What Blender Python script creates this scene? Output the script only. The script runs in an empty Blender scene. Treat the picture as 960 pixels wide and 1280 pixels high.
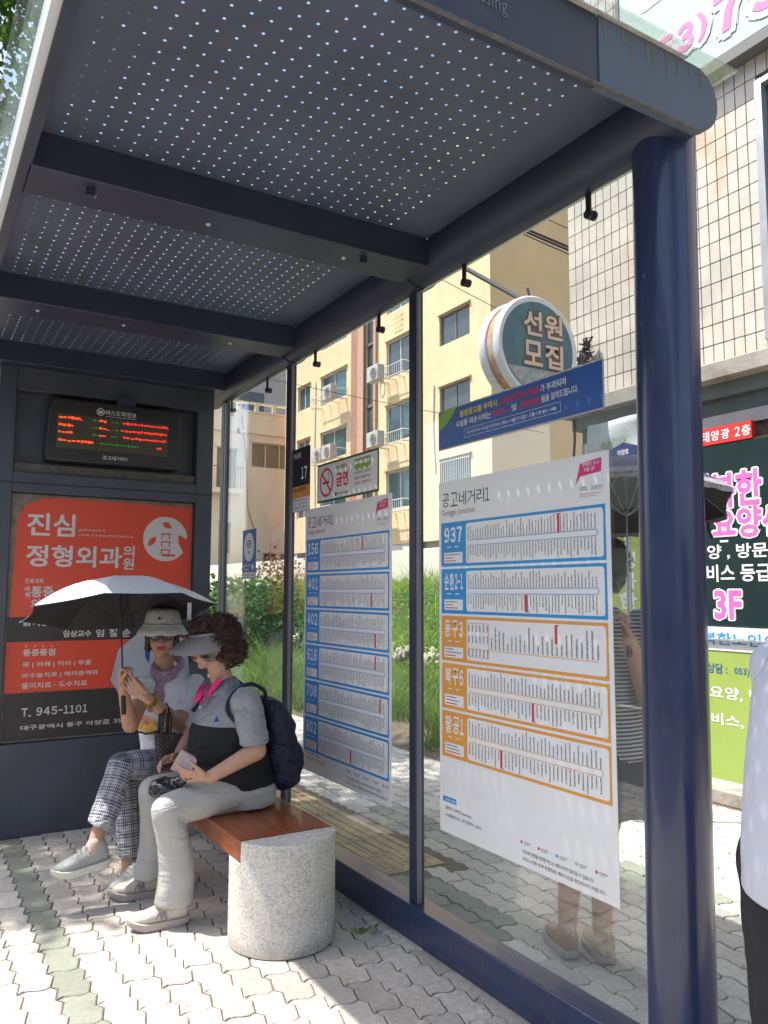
import bpy, bmesh, math, random
import numpy as np
from mathutils import Vector, Matrix, noise as mnoise
random.seed(7)
PI = math.pi
S = bpy.context.scene
COL = S.collection

# ------------------------------------------------------------------ camera
F_PX, CX, CY, CAMH = 993.0, 480.0, 640.0, 1.5
def _d(x, y): return np.array([x-CX, -(y-CY), -F_PX])
_Y = _d(-123, 738); _Y = _Y/np.linalg.norm(_Y)
_X = _d(2150, 744); _X = _X - _X.dot(_Y)*_Y; _X = _X/np.linalg.norm(_X)
_Z = np.cross(_X, _Y)
RM = np.stack([_X, _Y, _Z]); CAM = np.array([0, 0, CAMH])
def at(x, y, ax, val):
    """the place in the world that photo pixel (x, y) shows, if it lies on the plane axis=val"""
    v = RM @ _d(x, y); t = (val-CAM[ax])/v[ax]
    return Vector((CAM+t*v).tolist())
def atd(x, y, depth):
    v = RM @ _d(x, y); return Vector((CAM+v/F_PX*depth).tolist())
def proj(P):
    c = RM.T @ (np.array(P, float)-CAM); return (CX+F_PX*c[0]/-c[2], CY-F_PX*c[1]/-c[2], -c[2])
cd = bpy.data.cameras.new('camera'); cam = bpy.data.objects.new('camera', cd); COL.objects.link(cam)
mw = Matrix([list(RM[0])+[0], list(RM[1])+[0], list(RM[2])+[0], [0, 0, 0, 1]])
mw.translation = Vector((0, 0, CAMH)); cam.matrix_world = mw
cd.sensor_fit = 'VERTICAL'; cd.sensor_height = 32; cd.lens = F_PX/1280*32; cd.clip_start = .05; cd.clip_end = 3000
S.camera = cam

# ------------------------------------------------------------------ light
SUN_T = Vector((.41, -.27, -1)).normalized()          # the way sunlight travels
W = bpy.data.worlds.new('World'); S.world = W; W.use_nodes = True
nt = W.node_tree; bg = nt.nodes['Background']; sky = nt.nodes.new('ShaderNodeTexSky')
sky.sky_type = 'NISHITA'; sky.sun_disc = False
sky.sun_elevation = math.asin(-SUN_T.z); sky.sun_rotation = math.atan2(-SUN_T.x, -SUN_T.y)
sky.air_density = 1.2; sky.dust_density = 3.0; sky.ozone_density = 1.0
nt.links.new(sky.outputs[0], bg.inputs[0]); bg.inputs[1].default_value = .15
sl = bpy.data.lights.new('sun', 'SUN'); sl.energy = 4.2; sl.angle = math.radians(.53); sl.color = (1, .95, .87)
so = bpy.data.objects.new('sun', sl); COL.objects.link(so); so.location = (-5, 3, 12)
so.rotation_euler = SUN_T.to_track_quat('-Z', 'Y').to_euler()
S.view_settings.view_transform = 'Standard'; S.view_settings.look = 'None'
S.view_settings.exposure = 1.1; S.view_settings.gamma = 1
S.cycles.max_bounces = 12; S.cycles.diffuse_bounces = 7; S.cycles.transparent_max_bounces = 16

# ------------------------------------------------------------------ materials
def nn(nt, typ, ins=None, **kw):
    n = nt.nodes.new(typ)
    for k, v in kw.items(): setattr(n, k, v)
    for k, v in (ins or {}).items():
        if isinstance(v, bpy.types.NodeSocket): nt.links.new(v, n.inputs[k])
        else: n.inputs[k].default_value = v
    return n
def math_(nt, op, a, b=None, c=None):
    ins = {0: a}
    if b is not None: ins[1] = b
    if c is not None: ins[2] = c
    return nn(nt, 'ShaderNodeMath', ins, operation=op).outputs[0]
def mixc(nt, fac, a, b):
    n = nt.nodes.new('ShaderNodeMix'); n.data_type = 'RGBA'
    for i, v in ((0, fac), (6, a), (7, b)):
        if isinstance(v, bpy.types.NodeSocket): nt.links.new(v, n.inputs[i])
        else: n.inputs[i].default_value = v if i == 0 else (*v[:3], 1)
    return n.outputs[2]
def ramp(nt, fac, lo, hi):
    n = nn(nt, 'ShaderNodeMapRange', {0: fac, 1: lo, 2: hi}); n.clamp = True; return n.outputs[0]
MATS = {}
def M(name, col, rough=.55, metal=0, var=.12, vs=6, bump=0, bs=60, folds=0, fs=9, spots=None, rand=0, spec=.5, coat=0, sub=0, island=False, extra=None):
    m = bpy.data.materials.new(name); m.use_nodes = True; nt = m.node_tree
    b = nt.nodes['Principled BSDF']
    pos = nn(nt, 'ShaderNodeNewGeometry').outputs['Position']
    n1 = nn(nt, 'ShaderNodeTexNoise', {'Vector': pos, 'Scale': vs, 'Detail': 6, 'Roughness': .65}).outputs[0]
    c = mixc(nt, ramp(nt, n1, .3, .7), [x*(1-var) for x in col], [min(1, x*(1+var)) for x in col])
    if rand:
        r = nn(nt, 'ShaderNodeObjectInfo').outputs['Random']
        if island:
            r = math_(nt, 'FRACT', math_(nt, 'ADD', r, nn(nt, 'ShaderNodeNewGeometry').outputs['Random Per Island']))
        v = math_(nt, 'MULTIPLY_ADD', r, 2*rand, 1-rand)
        c = nn(nt, 'ShaderNodeHueSaturation', {'Value': v, 'Color': c}).outputs[0]
    if spots:
        sc, scol, lo, hi = spots
        n2 = nn(nt, 'ShaderNodeTexNoise', {'Vector': pos, 'Scale': sc, 'Detail': 5, 'Roughness': .7}).outputs[0]
        c = mixc(nt, ramp(nt, n2, lo, hi), c, scol)
    if extra: c = extra(nt, c, pos)
    nt.links.new(c, b.inputs['Base Color'])
    rr = math_(nt, 'MULTIPLY_ADD', n1, .2, rough-.1); nt.links.new(rr, b.inputs['Roughness'])
    b.inputs['Metallic'].default_value = metal; b.inputs['Specular IOR Level'].default_value = spec
    if coat: b.inputs['Coat Weight'].default_value = coat; b.inputs['Coat Roughness'].default_value = .06
    if sub: b.inputs['Subsurface Weight'].default_value = sub; b.inputs['Subsurface Radius'].default_value = (.02, .008, .004)
    if folds:
        mp = nn(nt, 'ShaderNodeMapping', {'Vector': pos, 'Rotation': (.5, .4, .6), 'Scale': (1, 1, 2.6)}).outputs[0]
        nf = nn(nt, 'ShaderNodeTexNoise', {'Vector': mp, 'Scale': fs, 'Detail': 3, 'Roughness': .45, 'Distortion': .9}).outputs[0]
        bf = nn(nt, 'ShaderNodeBump', {'Strength': 1, 'Height': nf, 'Distance': folds}); nt.links.new(bf.outputs[0], b.inputs['Normal'])
    if bump:
        n3 = nn(nt, 'ShaderNodeTexNoise', {'Vector': pos, 'Scale': bs, 'Detail': 5}).outputs[0]
        bn = nn(nt, 'ShaderNodeBump', {'Strength': bump, 'Height': n3, 'Distance': .01})
        if folds: nt.links.new(bf.outputs[0], bn.inputs['Normal'])
        nt.links.new(bn.outputs[0], b.inputs['Normal'])
    MATS[name] = m
    return m
def glassy(name, tint, refl=1.0, rough=0.0, base=.0, dirt=.05, dcol=(.5, .5, .48)):
    m = bpy.data.materials.new(name); m.use_nodes = True; nt = m.node_tree
    nt.nodes.remove(nt.nodes['Principled BSDF']); out = nt.nodes['Material Output']
    t = nn(nt, 'ShaderNodeBsdfTransparent', {0: (*tint, 1)}).outputs[0]
    g = nn(nt, 'ShaderNodeBsdfGlossy', {'Color': (.95, .97, 1, 1), 'Roughness': rough}).outputs[0]
    ge = nn(nt, 'ShaderNodeNewGeometry')      # thin sheet: Schlick reflectance, the same from both sides
    cs = math_(nt, 'ABSOLUTE', nn(nt, 'ShaderNodeVectorMath', {0: ge.outputs['Incoming'], 1: ge.outputs['Normal']}, operation='DOT_PRODUCT').outputs['Value'])
    fr = math_(nt, 'MULTIPLY_ADD', math_(nt, 'POWER', math_(nt, 'SUBTRACT', 1.0, cs), 5.0), .96, .04)
    f = math_(nt, 'MULTIPLY_ADD', fr, refl, base)
    mx = nn(nt, 'ShaderNodeMixShader', {0: f, 1: t, 2: g}).outputs[0]
    pos = nn(nt, 'ShaderNodeNewGeometry').outputs['Position']
    d = nn(nt, 'ShaderNodeTexNoise', {'Vector': pos, 'Scale': 3, 'Detail': 6}).outputs[0]
    df = nn(nt, 'ShaderNodeBsdfDiffuse', {0: (*dcol, 1)}).outputs[0]
    mx = nn(nt, 'ShaderNodeMixShader', {0: math_(nt, 'MULTIPLY', ramp(nt, d, .3, .8), dirt), 1: mx, 2: df}).outputs[0]
    nt.links.new(mx, out.inputs[0]); return m

def scuff(nt, c, pos):
    z = nn(nt, 'ShaderNodeSeparateXYZ', {0: pos}).outputs[2]
    n = nn(nt, 'ShaderNodeTexNoise', {'Vector': nn(nt, 'ShaderNodeMapping', {'Vector': pos, 'Scale': (1, 1, .12)}).outputs[0], 'Scale': 90, 'Detail': 4, 'Roughness': .7}).outputs[0]
    c = mixc(nt, math_(nt, 'MULTIPLY', ramp(nt, n, .62, .72), .35), c, (.12, .13, .17))
    n = nn(nt, 'ShaderNodeTexNoise', {'Vector': pos, 'Scale': 26, 'Detail': 6, 'Roughness': .75}).outputs[0]
    return mixc(nt, math_(nt, 'MULTIPLY', ramp(nt, math_(nt, 'MULTIPLY_ADD', z, -.25, n), .50, .66), .28), c, (.16, .15, .14))
navy = M('navy_paint', (.022, .035, .095), .3, .0, .15, 3, coat=.35, spots=(2.2, (.045, .055, .1), .5, .85), extra=scuff)
navy_d = M('dark_navy_steel', (.027, .036, .062), .42, .0, .2, 4, spots=(9, (.06, .058, .055), .6, .8))
fascia_m = M('grey_blue_fascia', (.075, .105, .15), .5, .0, .12, 3)
ceil_m = M('perforated_ceiling_steel', (.080, .096, .142), .5, .1, .2, 2.5)
black_m = M('black_rubber', (.012, .012, .014), .5)
alu = M('brushed_aluminium', (.45, .46, .47), .35, .6, .1)
rust = M('rust_streak', (.16, .13, .08), .8, 0, .3, 30)
white_board = M('white_board', (.77, .775, .78), .32, 0, .03, 2)
glass = glassy('shelter_glass', (.965, .98, .975), 1.0, 0, .015, .07)
roofglass = glassy('roof_glass', (.88, .93, .92), 1.0, 0, .02, .25)
winglass = M('window_glass', (.035, .10, .11), .08, 0, .3, .6, spec=.9)
winglass_g = M('window_glass_grey', (.06, .075, .08), .1, 0, .3, .5, spec=.8)
winglass_c = M('curtained_glass', (.20, .17, .12), .2, 0, .3, .9)
darkglass = M('display_glass', (.022, .02, .02), .12, 0, .15, 3)

# ------------------------------------------------------------------ mesh building
WL = {}
def wl(p): return WL.get(p.name, Vector((0, 0, 0))) if p else Vector((0, 0, 0))
def V(*a): return Vector(a)
class MB:
    def __init__(s): s.v = []; s.f = []; s.m = []; s.mi = 0; s.uv = {}
    def add(s, vs, fs, mi=None):
        o = len(s.v); s.v += [tuple(v) for v in vs]; s.f += [tuple(i+o for i in f) for f in fs]
        s.m += [s.mi if mi is None else mi]*len(fs); return s
    def box(s, a, b, mi=None):
        (x0, y0, z0), (x1, y1, z1) = [min(p) for p in zip(a, b)], [max(p) for p in zip(a, b)]
        return s.add([(x0,y0,z0),(x1,y0,z0),(x1,y1,z0),(x0,y1,z0),(x0,y0,z1),(x1,y0,z1),(x1,y1,z1),(x0,y1,z1)],
                     [(0,3,2,1),(4,5,6,7),(0,1,5,4),(1,2,6,5),(2,3,7,6),(3,0,4,7)], mi)
    def obox(s, c, u, v, w, mi=None):
        c, u, v, w = map(Vector, (c, u, v, w))
        P = [c+a*u+b*v+d*w for d in (-1, 1) for b in (-1, 1) for a in (-1, 1)]
        return s.add(P, [(0,2,3,1),(4,5,7,6),(0,1,5,4),(1,3,7,5),(3,2,6,7),(2,0,4,6)], mi)
    def loft(s, rings, mi=None, caps=True, n=20):
        vs = []; fs = []
        for c, a, b in rings:
            c, a, b = Vector(c), Vector(a), Vector(b)
            vs += [c+a*math.cos(2*PI*k/n)+b*math.sin(2*PI*k/n) for k in range(n)]
        for i in range(len(rings)-1):
            fs += [(i*n+k, i*n+(k+1) % n, (i+1)*n+(k+1) % n, (i+1)*n+k) for k in range(n)]
        if caps: fs += [tuple(range(n))[::-1], tuple(range((len(rings)-1)*n, len(rings)*n))]
        return s.add(vs, fs, mi)
    def tube(s, pts, r, n=8, mi=None, caps=True):
        pts = [Vector(p) for p in pts]; rr = r if isinstance(r, (list, tuple)) else [r]*len(pts)
        rings = []; up = None
        for i, p in enumerate(pts):
            t = (pts[min(i+1, len(pts)-1)]-pts[max(i-1, 0)]).normalized()
            if up is None: up = t.orthogonal().normalized()
            a = (up-up.dot(t)*t).normalized(); up = a; b = t.cross(a)
            rings.append((p, a*rr[i], b*rr[i]))
        return s.loft(rings, mi, caps, n)
    def cyl(s, p0, p1, r, n=16, mi=None): return s.tube([p0, p1], r, n, mi)
    def cap(s, p0, p1, r0, r1, n=12, m=4):
        p0, p1 = Vector(p0), Vector(p1); d = p1-p0; L = d.length
        t = d.normalized() if L > 1e-6 else V(0, 0, 1)
        pts = []; rs = []
        for i in range(m+1):
            a = PI/2*i/m; pts.append(p0-t*r0*math.cos(a)); rs.append(max(r0*math.sin(a), 1e-4))
        for i in range(m+1):
            a = PI/2*i/m; pts.append(p1+t*r1*math.sin(a)); rs.append(max(r1*math.cos(a), 1e-4))
        a = t.orthogonal().normalized(); b = t.cross(a)
        return s.loft([(p, a*q, b*q) for p, q in zip(pts, rs)], None, True, n)
    def ell(s, c, a, b, d, n=16, m=10):
        c, a, b, d = map(Vector, (c, a, b, d)); R = []
        for i in range(m+1):
            t = -PI/2+PI*i/m; q = max(math.cos(t), 1e-3)
            R.append((c+d*math.sin(t), a*q, b*q))
        return s.loft(R, None, True, n)
    def prism(s, pts, off, mi=None):
        n = len(pts); off = Vector(off); pts = [Vector(p) for p in pts]
        return s.add(pts+[p+off for p in pts], [tuple(range(n))[::-1], tuple(range(n, 2*n))]+[(i, (i+1) % n, n+(i+1) % n, n+i) for i in range(n)], mi)
    def mesh(s, name, mats, org=V(0, 0, 0), smooth=True, ang=35):
        me = bpy.data.meshes.new(name)
        v = np.array(s.v, float)-np.array(org) if s.v else []
        me.from_pydata(v.tolist() if len(v) else [], [], s.f)
        for m in (mats if isinstance(mats, (list, tuple)) else [mats]): me.materials.append(m)
        me.polygons.foreach_set('material_index', s.m)
        if smooth:
            me.polygons.foreach_set('use_smooth', [True]*len(s.f)); me.set_sharp_from_angle(angle=math.radians(ang))
        me.update(); return me
    def build(s, name, mats, parent=None, smooth=True, bevel=0, ang=35):
        org = wl(parent); me = s.mesh(name, mats, org, smooth, ang)
        o = bpy.data.objects.new(name, me); COL.objects.link(o)
        if parent: o.parent = parent
        WL[o.name] = org.copy()
        if bevel:
            b = o.modifiers.new('bevel', 'BEVEL'); b.width = bevel; b.segments = 2; b.limit_method = 'ANGLE'; b.angle_limit = math.radians(50)
        return o
def tag(o, label=None, cat=None, group=None, kind=None):
    for k, v in (('label', label), ('category', cat), ('group', group), ('kind', kind)):
        if v: o[k] = v
    return o
def thing(name, label, cat, loc=(0, 0, 0), group=None):
    o = bpy.data.objects.new(name, None); o.empty_display_size = .1; COL.objects.link(o)
    o.location = loc; WL[o.name] = Vector(loc); return tag(o, label, cat, group)
def B(): return MB()
_kids = {}
def dup(root, loc, label=None):
    r = root.copy(); COL.objects.link(r); r.location = loc
    if label: r['label'] = label
    for c in list(root.children):
        k = c.copy(); COL.objects.link(k); k.parent = r
        for g in list(c.children):
            h = g.copy(); COL.objects.link(h); h.parent = k
    return r

# lettering: words become flat meshes fitted into a rectangle of a sign's plane
_tc = {}; _tobj = []
def tgeo(s, bold=0.0):
    key = (s, bold)
    if key in _tc: return _tc[key]
    if not _tobj:
        cu = bpy.data.curves.new('t', 'FONT'); cu.resolution_u = 2; cu.fill_mode = 'FRONT'; _tobj.append(bpy.data.objects.new('t', cu))
    o = _tobj[0]; cu = o.data; cu.body = s; cu.offset = bold; me = o.to_mesh()
    v = np.array([tuple(p.co) for p in me.vertices]).reshape(-1, 3)[:, :2]; f = [tuple(p.vertices) for p in me.polygons]
    if len(v): v = v-v.min(0); ext = v.max(0)
    else: ext = np.array([1, 1])
    o.to_mesh_clear(); _tc[key] = (v, f, ext); return _tc[key]
class Plane:
    """a sign face: origin o, unit axes u (reading direction) and v (up), n out of the face"""
    def __init__(s, o, u, v): s.o, s.u, s.v = Vector(o), Vector(u).normalized(), Vector(v).normalized(); s.n = s.u.cross(s.v)
    def p(s, a, b, h=0): return s.o+s.u*a+s.v*b+s.n*h
    def text(s, mb, t, a0, b0, a1, b1, h, bold=0.0, vert=False, mi=0, keep=False):
        v, f, e = tgeo(t, bold)
        if not len(v): return
        if vert: P = [s.p(a0+(a1-a0)*y/e[1], b1-(b1-b0)*x/e[0], h) for x, y in v]
        elif keep:
            k = (b1-b0)/e[1]; P = [s.p(a0+x*k, b0+y*k, h) for x, y in v]
        else: P = [s.p(a0+(a1-a0)*x/e[0], b0+(b1-b0)*y/e[1], h) for x, y in v]
        mb.add(P, f, mi)
    def mix(s, mb, t, a0, b0, a1, b1, h, bold=0.0, mi=0):
        """a row of characters, each fitted into its own cell, digits in the same face as the Hangul"""
        wd = lambda c: {' ': .35, '1': .5, '-': .45, '.': .25, ')': .36, '(': .36, ',': .25}.get(c, .62 if c.isdigit() or c.isascii() else 1.0)
        k = (a1-a0)/sum(wd(c) for c in t); x = a0; H = b1-b0
        for c in t:
            w = wd(c)*k; g_ = .09*min(w, H)
            if c == '-': s.rect(mb, x+g_, b0+H*.42, x+w-g_, b0+H*.56, h, mi)
            elif c in '.,': s.rect(mb, x+g_, b0, x+w-g_, b0+H*.16, h, mi)
            elif c != ' ': s.text(mb, chr(0xFF10+int(c)) if c.isdigit() else c, x+g_, b0+(.04*H if c.isascii() else 0), x+w-g_, b1-(.04*H if c.isascii() else 0), h, bold, mi=mi)
            x += w
    def rect(s, mb, a0, b0, a1, b1, h, mi=0): mb.add([s.p(a0,b0,h), s.p(a1,b0,h), s.p(a1,b1,h), s.p(a0,b1,h)], [(0,1,2,3)], mi)
    def rrect(s, mb, a0, b0, a1, b1, r, h, mi=0):
        P = []
        for cx, cy, st in ((a1-r, b1-r, 0), (a0+r, b1-r, 1), (a0+r, b0+r, 2), (a1-r, b0+r, 3)):
            P += [s.p(cx+r*math.cos(PI/2*(st+k/4)), cy+r*math.sin(PI/2*(st+k/4)), h) for k in range(5)]
        mb.add(P, [tuple(range(len(P)))], mi)
    def poly(s, mb, pts, h, mi=0): mb.add([s.p(a, b, h) for a, b in pts], [tuple(range(len(pts)))], mi)
    def disc(s, mb, a, b, r, h, mi=0, n=32, ry=None): s.poly(mb, [(a+r*math.cos(2*PI*k/n), b+(ry or r)*math.sin(2*PI*k/n)) for k in range(n)], h, mi)
    def ring(s, mb, a, b, r0, r1, h, mi=0, n=40, t0=0, t1=2*PI):
        P = [s.p(a+r*math.cos(t0+(t1-t0)*k/n), b+r*math.sin(t0+(t1-t0)*k/n), h) for k in range(n+1) for r in (r0, r1)]
        mb.add(P, [(2*k, 2*k+1, 2*k+3, 2*k+2) for k in range(n)], mi)
    def line(s, mb, a0, b0, a1, b1, w, h, mi=0):
        d = Vector((a1-a0, b1-b0)).normalized()*w/2; q = (-d.y, d.x)
        s.poly(mb, [(a0-q[0], b0-q[1]), (a1-q[0], b1-q[1]), (a1+q[0], b1+q[1]), (a0+q[0], b0+q[1])], h, mi)
def flat(name, c, rough=.4): return M(name, c, rough, 0, .03, 4)
ink = flat('print_black', (.02, .02, .022)); ink_w = flat('print_white', (.74, .74, .74)); ink_r = flat('print_red', (.62, .03, .04))
ink_blue = flat('print_sky_blue', (.02, .27, .62)); ink_or = flat('print_orange', (.72, .32, .06)); ink_pk = flat('print_magenta', (.65, .02, .18))
ink_navy = flat('print_navy', (.02, .08, .3)); ink_grey = flat('print_grey', (.20, .205, .22)); ink_lg = flat('print_light_grey', (.45, .46, .5))
ink_y = flat('print_yellow', (.75, .6, .05)); ink_g = flat('print_green', (.2, .42, .05)); ink_cream = flat('print_cream', (.72, .55, .42)); ink_dgrey=flat('poster_charcoal', (.04, .033, .033))

# ------------------------------------------------------------------ ground, road and pavement
def dirt_extra(nt, c, pos):
    n = nn(nt, 'ShaderNodeTexNoise', {'Vector': pos, 'Scale': 1.1, 'Detail': 7, 'Roughness': .6}).outputs[0]
    c = mixc(nt, math_(nt, 'MULTIPLY', ramp(nt, n, .5, .72), .45), c, (.20, .165, .13))
    n = nn(nt, 'ShaderNodeTexNoise', {'Vector': pos, 'Scale': 23, 'Detail': 4, 'Roughness': .6}).outputs[0]
    return mixc(nt, ramp(nt, n, .66, .72), c, (.16, .14, .12))
paver_m = M('concrete_paver', (.46, .43, .385), .85, 0, .18, 45, bump=.45, bs=160, rand=.19, island=True, extra=dirt_extra)
paver_g = M('green_concrete_paver', (.225, .240, .195), .85, 0, .16, 45, bump=.35, bs=160, rand=.1, island=True, extra=dirt_extra)
tact_m = M('yellow_tactile_paver', (.46, .345, .18), .85, 0, .2, 30, bump=.3, bs=120, rand=.08, spots=(5, (.24, .19, .12), .4, .7))
sand_m = M('joint_sand', (.15, .11, .07), .95, 0, .35, 60, bump=.5, bs=200)
asph = M('asphalt', (.055, .055, .056), .9, 0, .3, 60, bump=.5, bs=150)
conc = M('weathered_concrete', (.30, .28, .25), .9, 0, .2, 4, bump=.3, bs=60, spots=(3, (.14, .12, .10), .5, .75))
kerbm = M('granite_kerb', (.34, .33, .32), .8, 0, .2, 70)
earth = M('earth', (.12, .095, .06), .95, 0, .35, 8, bump=.6, bs=30)

def hgt(x, y):
    """embankment behind the bus stop: pavement level, grass foot, then a rise to a terrace"""
    if x < 4.25: return -.012
    e = max(0, x-4.25)
    h = .12*min(1, e/.5)+.22*max(0, min(1, (x-5.2)/2.0))
    t = max(0, min(1, (x-7.6)/3.2)); h += 1.15*t*t*(3-2*t)
    if y < 5.6: h = -.012+(h+.012)*max(0, min(1, (y-5.35)/.25))
    return h
g = B(); xs = [-400, -60, -20, -8, -2.2, -1.4, -.6]+[x*.3 for x in range(-1, 45)]+[14, 16, 20, 30, 60, 400]; ys = [-400, -60, -15, -5, -2]+[y*.4 for y in range(-4, 110)]+[46, 50, 60, 100, 400]
for y in ys:
    for x in xs:
        z = hgt(x, y) if x > -.9 else -.16
        g.v.append((x, y, z+(.05*mnoise.noise(V(x*.7, y*.7, 0)) if x > 5.5 and y > 5.8 else 0)))
n = len(xs)
for j in range(len(ys)-1):
    for i in range(n-1):
        g.f.append((j*n+i, j*n+i+1, (j+1)*n+i+1, (j+1)*n+i)); g.m.append(1 if xs[i] > 4.0 and ys[j] > 5.3 else 0)
tag(g.build('ground', [sand_m, earth]), kind='structure')
tag(B().box((-14, -60, -.2), (-.95, 80, -.14)).build('road', asph), kind='structure')
k = B()
tag(k.box((-.95, -60, -.2), (-.75, 80, .0)).build('kerb', kerbm, bevel=.01), kind='structure')
b = B()
for i in range(12): b.box((-5.1, -12+i*6, -.14), (-4.95, -9+i*6, -.136))
tag(b.build('lane_marking', M('road_paint', (.7, .7, .68), .7, 0, .2, 20)), kind='structure')

pave = tag(B().box((-.75, -6, -.05), (5.12, 5.6, -.0075)).box((-.75, 5.6, -.05), (4.24, 13, -.0075)).build('pavement', sand_m), kind='structure')
PX, PY = .12, .228
def saw(y):      # two teeth per block along the long side
    t = (y/(PY/2)) % 1.0
    return .0105*((t/.72*2-1) if t < .72 else (1-(t-.72)/.28*2))
def paver_geo():
    gp = .0062; L = []; ysm = [0, .18, .41, .5, .68, .91]          # fractions of the block where the side turns
    fr = [0, .04, .36, .5, .54, .86, 1.0]
    side = [0.0, .36, .5, .86, 1.0]
    yy = [f*PY for f in side]
    left = [(-PX/2+gp/2+saw(min(y, PY-1e-6) if y < PY else PY-1e-6), y) for y in yy]
    right = [(x+PX-gp, y) for x, y in left]
    def wave(x0, x1, y0, sg, m=5):
        return [(x0+(x1-x0)*k/m, y0+.011*math.sin(2*PI*k/m)*1.0) for k in range(1, m)]
    top = wave(right[-1][0], left[-1][0], PY-gp/2, 1); bot = wave(left[0][0], right[0][0], gp/2, 1)
    top = [(x, PY-gp/2-.011*math.sin(2*PI*(k+1)/5)) for k, (x, y) in enumerate(top)]
    ring = [(x, max(gp/2, min(PY-gp/2, y))) for x, y in left[::-1]]
    out = ring+[(x, y) for x, y in bot]+[(x, max(gp/2, min(PY-gp/2, y))) for x, y in right]+top
    return out[::1]
po = paver_geo(); pcx = 0; pcy = PY/2
def paver_into(mb, x, y, z, n_only=False):
    n = len(po); c = .004
    o = [(x+px, y+py-pcy) for px, py in po]
    i = [(x+px*(1-2*c/PX), y+(py-pcy)*(1-2*c/PY)) for px, py in po]
    mb.add([(a, b, z-.045) for a, b in o]+[(a, b, z-.003) for a, b in o]+[(a, b, z) for a, b in i],
           [(k, (k+1) % n, n+(k+1) % n, n+k) for k in range(n)]+[(n+k, n+(k+1) % n, 2*n+(k+1) % n, 2*n+k) for k in range(n)]+[tuple(range(2*n, 3*n))])
p_w = B(); paver_into(p_w, 0, 0, 0); me_w = p_w.mesh('paver', paver_m, smooth=False)
me_g = p_w.mesh('paver', paver_g, smooth=False)
def is_green(x, y):
    if .58 < x < .70 and y > 1.0: return True
    if 2.28 < x < 2.53 and 2.9 < y < 3.72: return True
    if 2.76 < x < 3.15 and 4.2 < y < 4.95: return True
    if 3.3 < x < 3.6 and 2.6 < y < 3.3: return True
    return False
spots_ = []
stone_c = (1.50, 3.34); STR = .232
i0 = int(math.ceil((-.72)/PX))
for i in range(i0, 43):
    x = .04+i*PX
    if x > 5.02: break
    for j in range(-8, 56):
        y = j*PY+(PY/2 if i % 2 else 0)+.08
        if (y > 5.5 and x > 4.15) or y > 12.8: continue
        if 2.07 < x < 2.70 and y > 3.72: continue
        u, v, d = proj((x, y, 0)); vis = -20 < u < 980 and 900 < v < 1300 and d > 0
        hid = 806 < u < 890 or (math.hypot(x-stone_c[0], y-stone_c[1]) < STR)
        spots_.append((d if vis and not hid else 99+abs(y), x, y))
spots_.sort(); rest = {0: B(), 1: B()}
for k, (d, x, y) in enumerate(spots_):
    dz = random.uniform(-.0025, .0015); gr = is_green(x, y)
    if k < 300:
        o = bpy.data.objects.new('paver', me_g if gr else me_w); COL.objects.link(o); o.parent = pave
        o.location = (x, y, dz); o.rotation_euler = (random.uniform(-.006, .006), random.uniform(-.01, .01), random.uniform(-.012, .012))
    else: paver_into(rest[1 if gr else 0], x, y, dz)
tag(rest[0].build('paver', paver_m, pave, smooth=False), kind='stuff')
tag(rest[1].build('green_paver', paver_g, pave, smooth=False), kind='stuff')
# tactile slabs behind the glass: bars along the strip, blisters at its end
def tactile(kind):
    t = B(); t.box((-.147, -.147, -.04), (.147, .147, -.002))
    if kind == 'bar':
        for q in range(4): t.box((-.118+q*.07, -.13, -.002), (-.092+q*.07, .13, .004))
    else:
        for a in range(6):
            for c in range(6): t.tube([(-.12+a*.048, -.12+c*.048, -.002), (-.12+a*.048, -.12+c*.048, .003), (-.12+a*.048, -.12+c*.048, .0045)], [.017, .013, .006], 8)
    return t.mesh('tactile_slab', tact_m, ang=50)
mb_, md_ = tactile('bar'), tactile('dot')
for a in range(2):
    for c in range(20):
        o = bpy.data.objects.new('tactile_slab', md_ if c == 0 else mb_); COL.objects.link(o); o.parent = pave
        o.location = (2.225+a*.3, 3.91+c*.3, 0)
        o['label'] = 'yellow slab with raised dots at the strip end' if c == 0 else 'yellow slab with raised bars'

# ------------------------------------------------------------------ bus shelter
GX = 2.02
sh = thing('bus_shelter', 'dark navy steel bus shelter with glass wall, perforated ceiling and round corner post', 'bus shelter', (2.0, 3.5, 0))
# posts
p = B(); PC = Vector((2.035, 1.62))
p.cyl((PC.x, PC.y+.045, 0), (PC.x, PC.y+.006, 2.955), .097, 40); p.build('corner_post', navy, sh)
p = B(); p.cyl((PC.x, PC.y, 2.955), (PC.x, PC.y, 2.968), .092, 40); p.build('post_collar', navy_d, sh)
for y0, w in ((3.022, .06), (4.432, .06), (5.61, .07)):
    o = B().box((1.995, y0, .145), (2.04, y0+w, 2.93)).build('post', navy_d, sh, bevel=.006)
for y in (3.003, 4.413, 5.59): B().box((1.998, y, .15), (2.012, y+.018, 2.9)).build('glazing_bead', M('bead_grey', (.20, .21, .23), .4, .3), sh)
# base rail and longitudinal tube
B().box((1.96, 1.72, .0), (2.07, 5.75, .148)).build('base_rail', navy, sh, bevel=.006)
t = B(); t.cyl((2.0, 1.505, 3.01), (2.0, 5.9, 3.01), .1, 32); t.build('roof_tube', navy_d, sh)
for y in (3.03, 4.45): 
    c = B(); c.tube([(2.0, y-.05, 3.01), (2.0, y+.05, 3.01)], .106, 32); c.build('tube_collar', navy_d, sh)
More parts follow.
